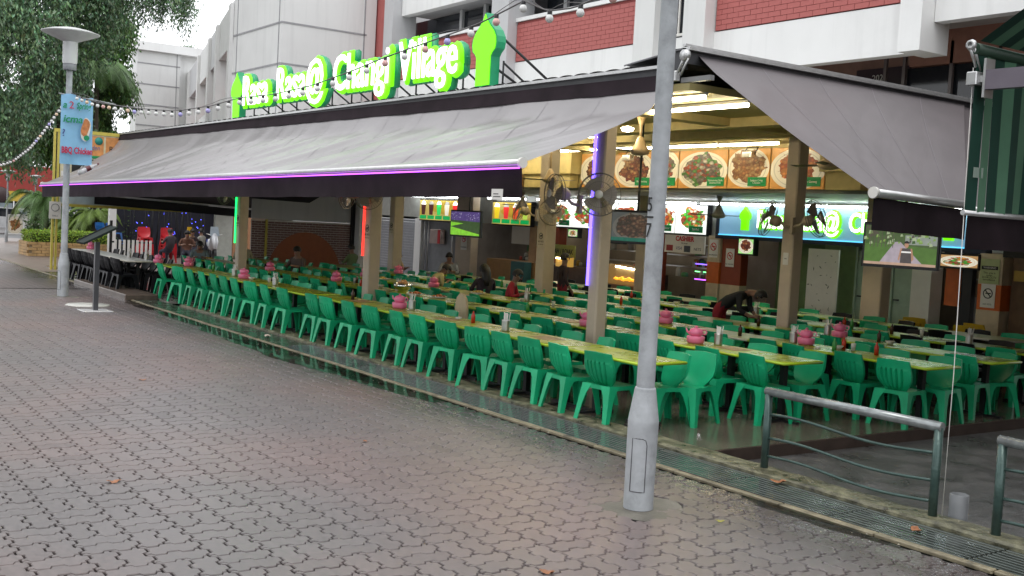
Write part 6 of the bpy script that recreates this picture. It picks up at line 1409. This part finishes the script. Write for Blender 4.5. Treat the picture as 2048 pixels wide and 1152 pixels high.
part('core', MB().box(-.7, .75, -1.25, 1.6, -.05, .32), M('hedge_core', (.03, .06, .015), .9), hd_)
sh_ = thing('shrub', 'loose dark shrubbery behind the hedge and low palms', 'shrub', (-48, 11, 0)); leaves('foliage', lf_m, sh_, lambda r: ((r.gauss(0, .8), r.uniform(-1.6, 2.2), abs(r.gauss(.7, .7))), r.choice((.5, .7, 1)), 1), 12000, .14, .5, 41)

# ================================================================== FAR LEFT BACKGROUND
rb = thing('red_shop_building', 'low shop building with a red fascia and yellow sign band across the road', 'building', (-82, 14, 0))
part('fascia', MB().box(-.3, 0, -12, 12, 2.45, 4.25), M('red_fascia', (.30, .04, .03), .5, var=.15, scale=.4), rb); part('wall', MB().box(-6, -.5, -12, 12, 0, 4.0), M('dark_shop', (.06, .06, .065), .6), rb)
part('sign_band', MB().box(-.35, .05, -12, 12, 1.75, 2.44), M('yellow_band', (.55, .38, .05), .5, var=.3, scale=1), rb)
part('oval_sign', MB().lathe([(0, 0), (.55, 0), (.5, .05), (0, .05)], (.08, .15, 2.15), 20, axis='x'), M('dark_oval', (.05, .03, .03), .4), rb)
for k in range(24): part('window', MB().box(.0, .04, -12+k+.08, -12+k+.92, .55, 1.6), M('shop_glass', (.22, .26, .28), .15), rb)
for k in range(25): part('window_frame', MB().box(.0, .08, -12+k-.04, -12+k+.04, .3, 1.75), white_wall, rb)
def car(x, y, rz, label, col):
    t = thing('parked_car', label, 'car', (x, y, -.05), rz, 'cars parked across the road'); pm = M('car_'+str(int(col[0]*100))+str(int(col[2]*100)), col, .2, .2, spec=.8)
    m = MB(); m.prism([(-2.1, .35), (2.1, .35), (2.12, .7), (1.95, .85), (1.1, .95), (-1.4, 1.0), (-2.05, .9), (-2.12, .6)], -.82, .82); part('body', m, pm, t)
    m = MB(); m.prism([(-1.35, .99), (.95, .95), (.35, 1.42), (-.8, 1.46)], -.70, .70); part('window', m, win_dark, t); m = MB(); m.prism([(-.85, 1.44), (.38, 1.41), (.3, 1.47), (-.75, 1.51)], -.66, .66); part('roof', m, pm, t)
    for xx in (-1.35, 1.35):
        for yy in (-.84, .66): part('wheel', MB().lathe([(0, 0), (.31, 0), (.31, .2), (0, .2)], (xx, yy, .31), 18, axis='y'), black, t)
    for yy in (-.6, .6): part('headlight', MB().box(2.08, 2.13, yy-.15, yy+.15, .62, .75), paper, t)
car(-68, 12.2, 1.5, 'white car parked at the far left', (.6, .6, .62)); car(-70, 15.2, 1.6, 'silver white car behind the a-frame board', (.5, .52, .55)); car(-72, 18.4, 1.6, 'grey car half hidden by the palms', (.2, .22, .25))
ab = thing('picture_board', 'white framed standing board with a food picture at the far left', 'sign', (-56.5, 10.45, 0), .0)
m = MB()
for yy in (-.36, .36): m.box(-.02, .02, yy-.03, yy+.03, 0, 1.25)
m.box(-.02, .02, -.36, .36, 1.2, 1.25); m.box(-.02, .02, -.36, .36, .3, .35); part('frame', m, white_wall, ab); o = picture('picture', food('board_dish', 91, FR, bgc=(.45, .45, .42), em=0), ab, -.33, .33, .35, 1.2, -.01, rz=PI/2)
rt = thing('road_railing', 'white railing with arched tops across the road', 'railing', (-76, 10, 0)); m = MB()
for k in range(26): m.tube([(0, k*.6, 0), (0, k*.6, 1.3)], .025, 5)
m.tube([(0, 0, .85), (0, 15, .85)], .03, 5); m.tube([(0, 0, 1.3), (0, 15, 1.3)], .03, 5); part('bars', m, white_wall, rt)
pc_ = thing('red_sign_disc', 'small red round sign on a pole at the far left', 'sign', (-66, 13.2, 0)); part('pole', MB().tube([(0, 0, 0), (0, 0, 1.5)], .03, 6), galv, pc_); part('disc', MB().lathe([(0, 0), (.17, 0), (.17, .03), (0, .03)], (.04, 0, 1.45), 18, axis='x'), red_ink, pc_)
bn = thing('cafe_banner', 'lime green and white banner strung beyond the low palm', 'banner', (-64, 13.6, 0)); part('cloth', MB().box(-.02, .0, .0, 1.6, .5, 1.1), M('lime_banner', (.40, .60, .08), .5, var=.4, scale=3), bn); part('cloth', MB().box(-.02, .0, -1.8, -.2, .55, 1.15), paper, bn)

# ================================================================== LITTER
lfm = M('dry_leaf', (.30, .12, .05), .55, var=.4, scale=30); lfy = M('yellow_leaf', (.40, .38, .05), .5)
for i, (x, y, s, mt, lb) in enumerate([(-8.6, 2.35, .055, lfm, 'curled dry leaf on the pavers in the lower middle left'), (-8.15, .95, .05, lfm, 'brown leaf on the pavers near the lower left'), (-5.35, 4.15, .05, lfm, 'dark red leaf on the pavers at the lower centre'), (-5.75, 6.1, .035, lfy, 'small yellow-green leaf on the pavers right of the lamp post'),
        (-6.45, 7.55, .07, lfm, 'crumpled orange-brown leaf against the kerb under the railing'), (-4.9, 7.35, .06, lfm, 'pale brown leaf on the drain grating at the right'), (-17.6, 7.3, .09, M('white_tissue', (.6, .5, .42), .7), 'crumpled tissue on the wet drain slabs'), (-9.3, 4.9, .03, lfm, 'small leaf fragment in the middle of the paving'), (-13.5, 4.0, .05, lfm, 'small leaf on the paving at the left'), (-6.0, 1.75, .05, lfm, 'dark curled leaf at the bottom left corner')]):
    m = MB(); m.grid(lambda u, v: ((u-.5)*2*s, (v-.5)*1.3*s*math.sin(PI*min(.97, max(.03, u)))**.6, .008+s*.5*abs(u-.5)+s*.35*noise.noise(Vector((u*4, v*4, i)))), 6, 4)
    o = part('fallen_leaf' if 'tissue' not in lb else 'tissue', m, mt); o.location = (x, y, .0 if y < 7 else .01); o.rotation_euler = (0, 0, rnd.random()*6); tag(o, lb, 'leaf' if 'tissue' not in lb else 'tissue')
# loose grit
m = MB()
for k in range(260):
    x, y = rnd.uniform(-22, -3), rnd.choice((rnd.uniform(1, 7.0), rnd.gauss(6.9, .15), rnd.gauss(7.75, .08)))
    if not in_view((x, y, 0), 0): continue
    s = rnd.uniform(.003, .009); z = .001 if y < 7.6 else .035
    m.add([(x-s, y, z), (x+s*.4, y-s, z), (x+s, y+s*.7, z), (x, y, z+s)], [(0, 1, 3), (1, 2, 3), (2, 0, 3)])
part('grit', m, M('pale_grit', (.4, .37, .3), .7), kind='stuff')
print('objects', len(bpy.data.objects))
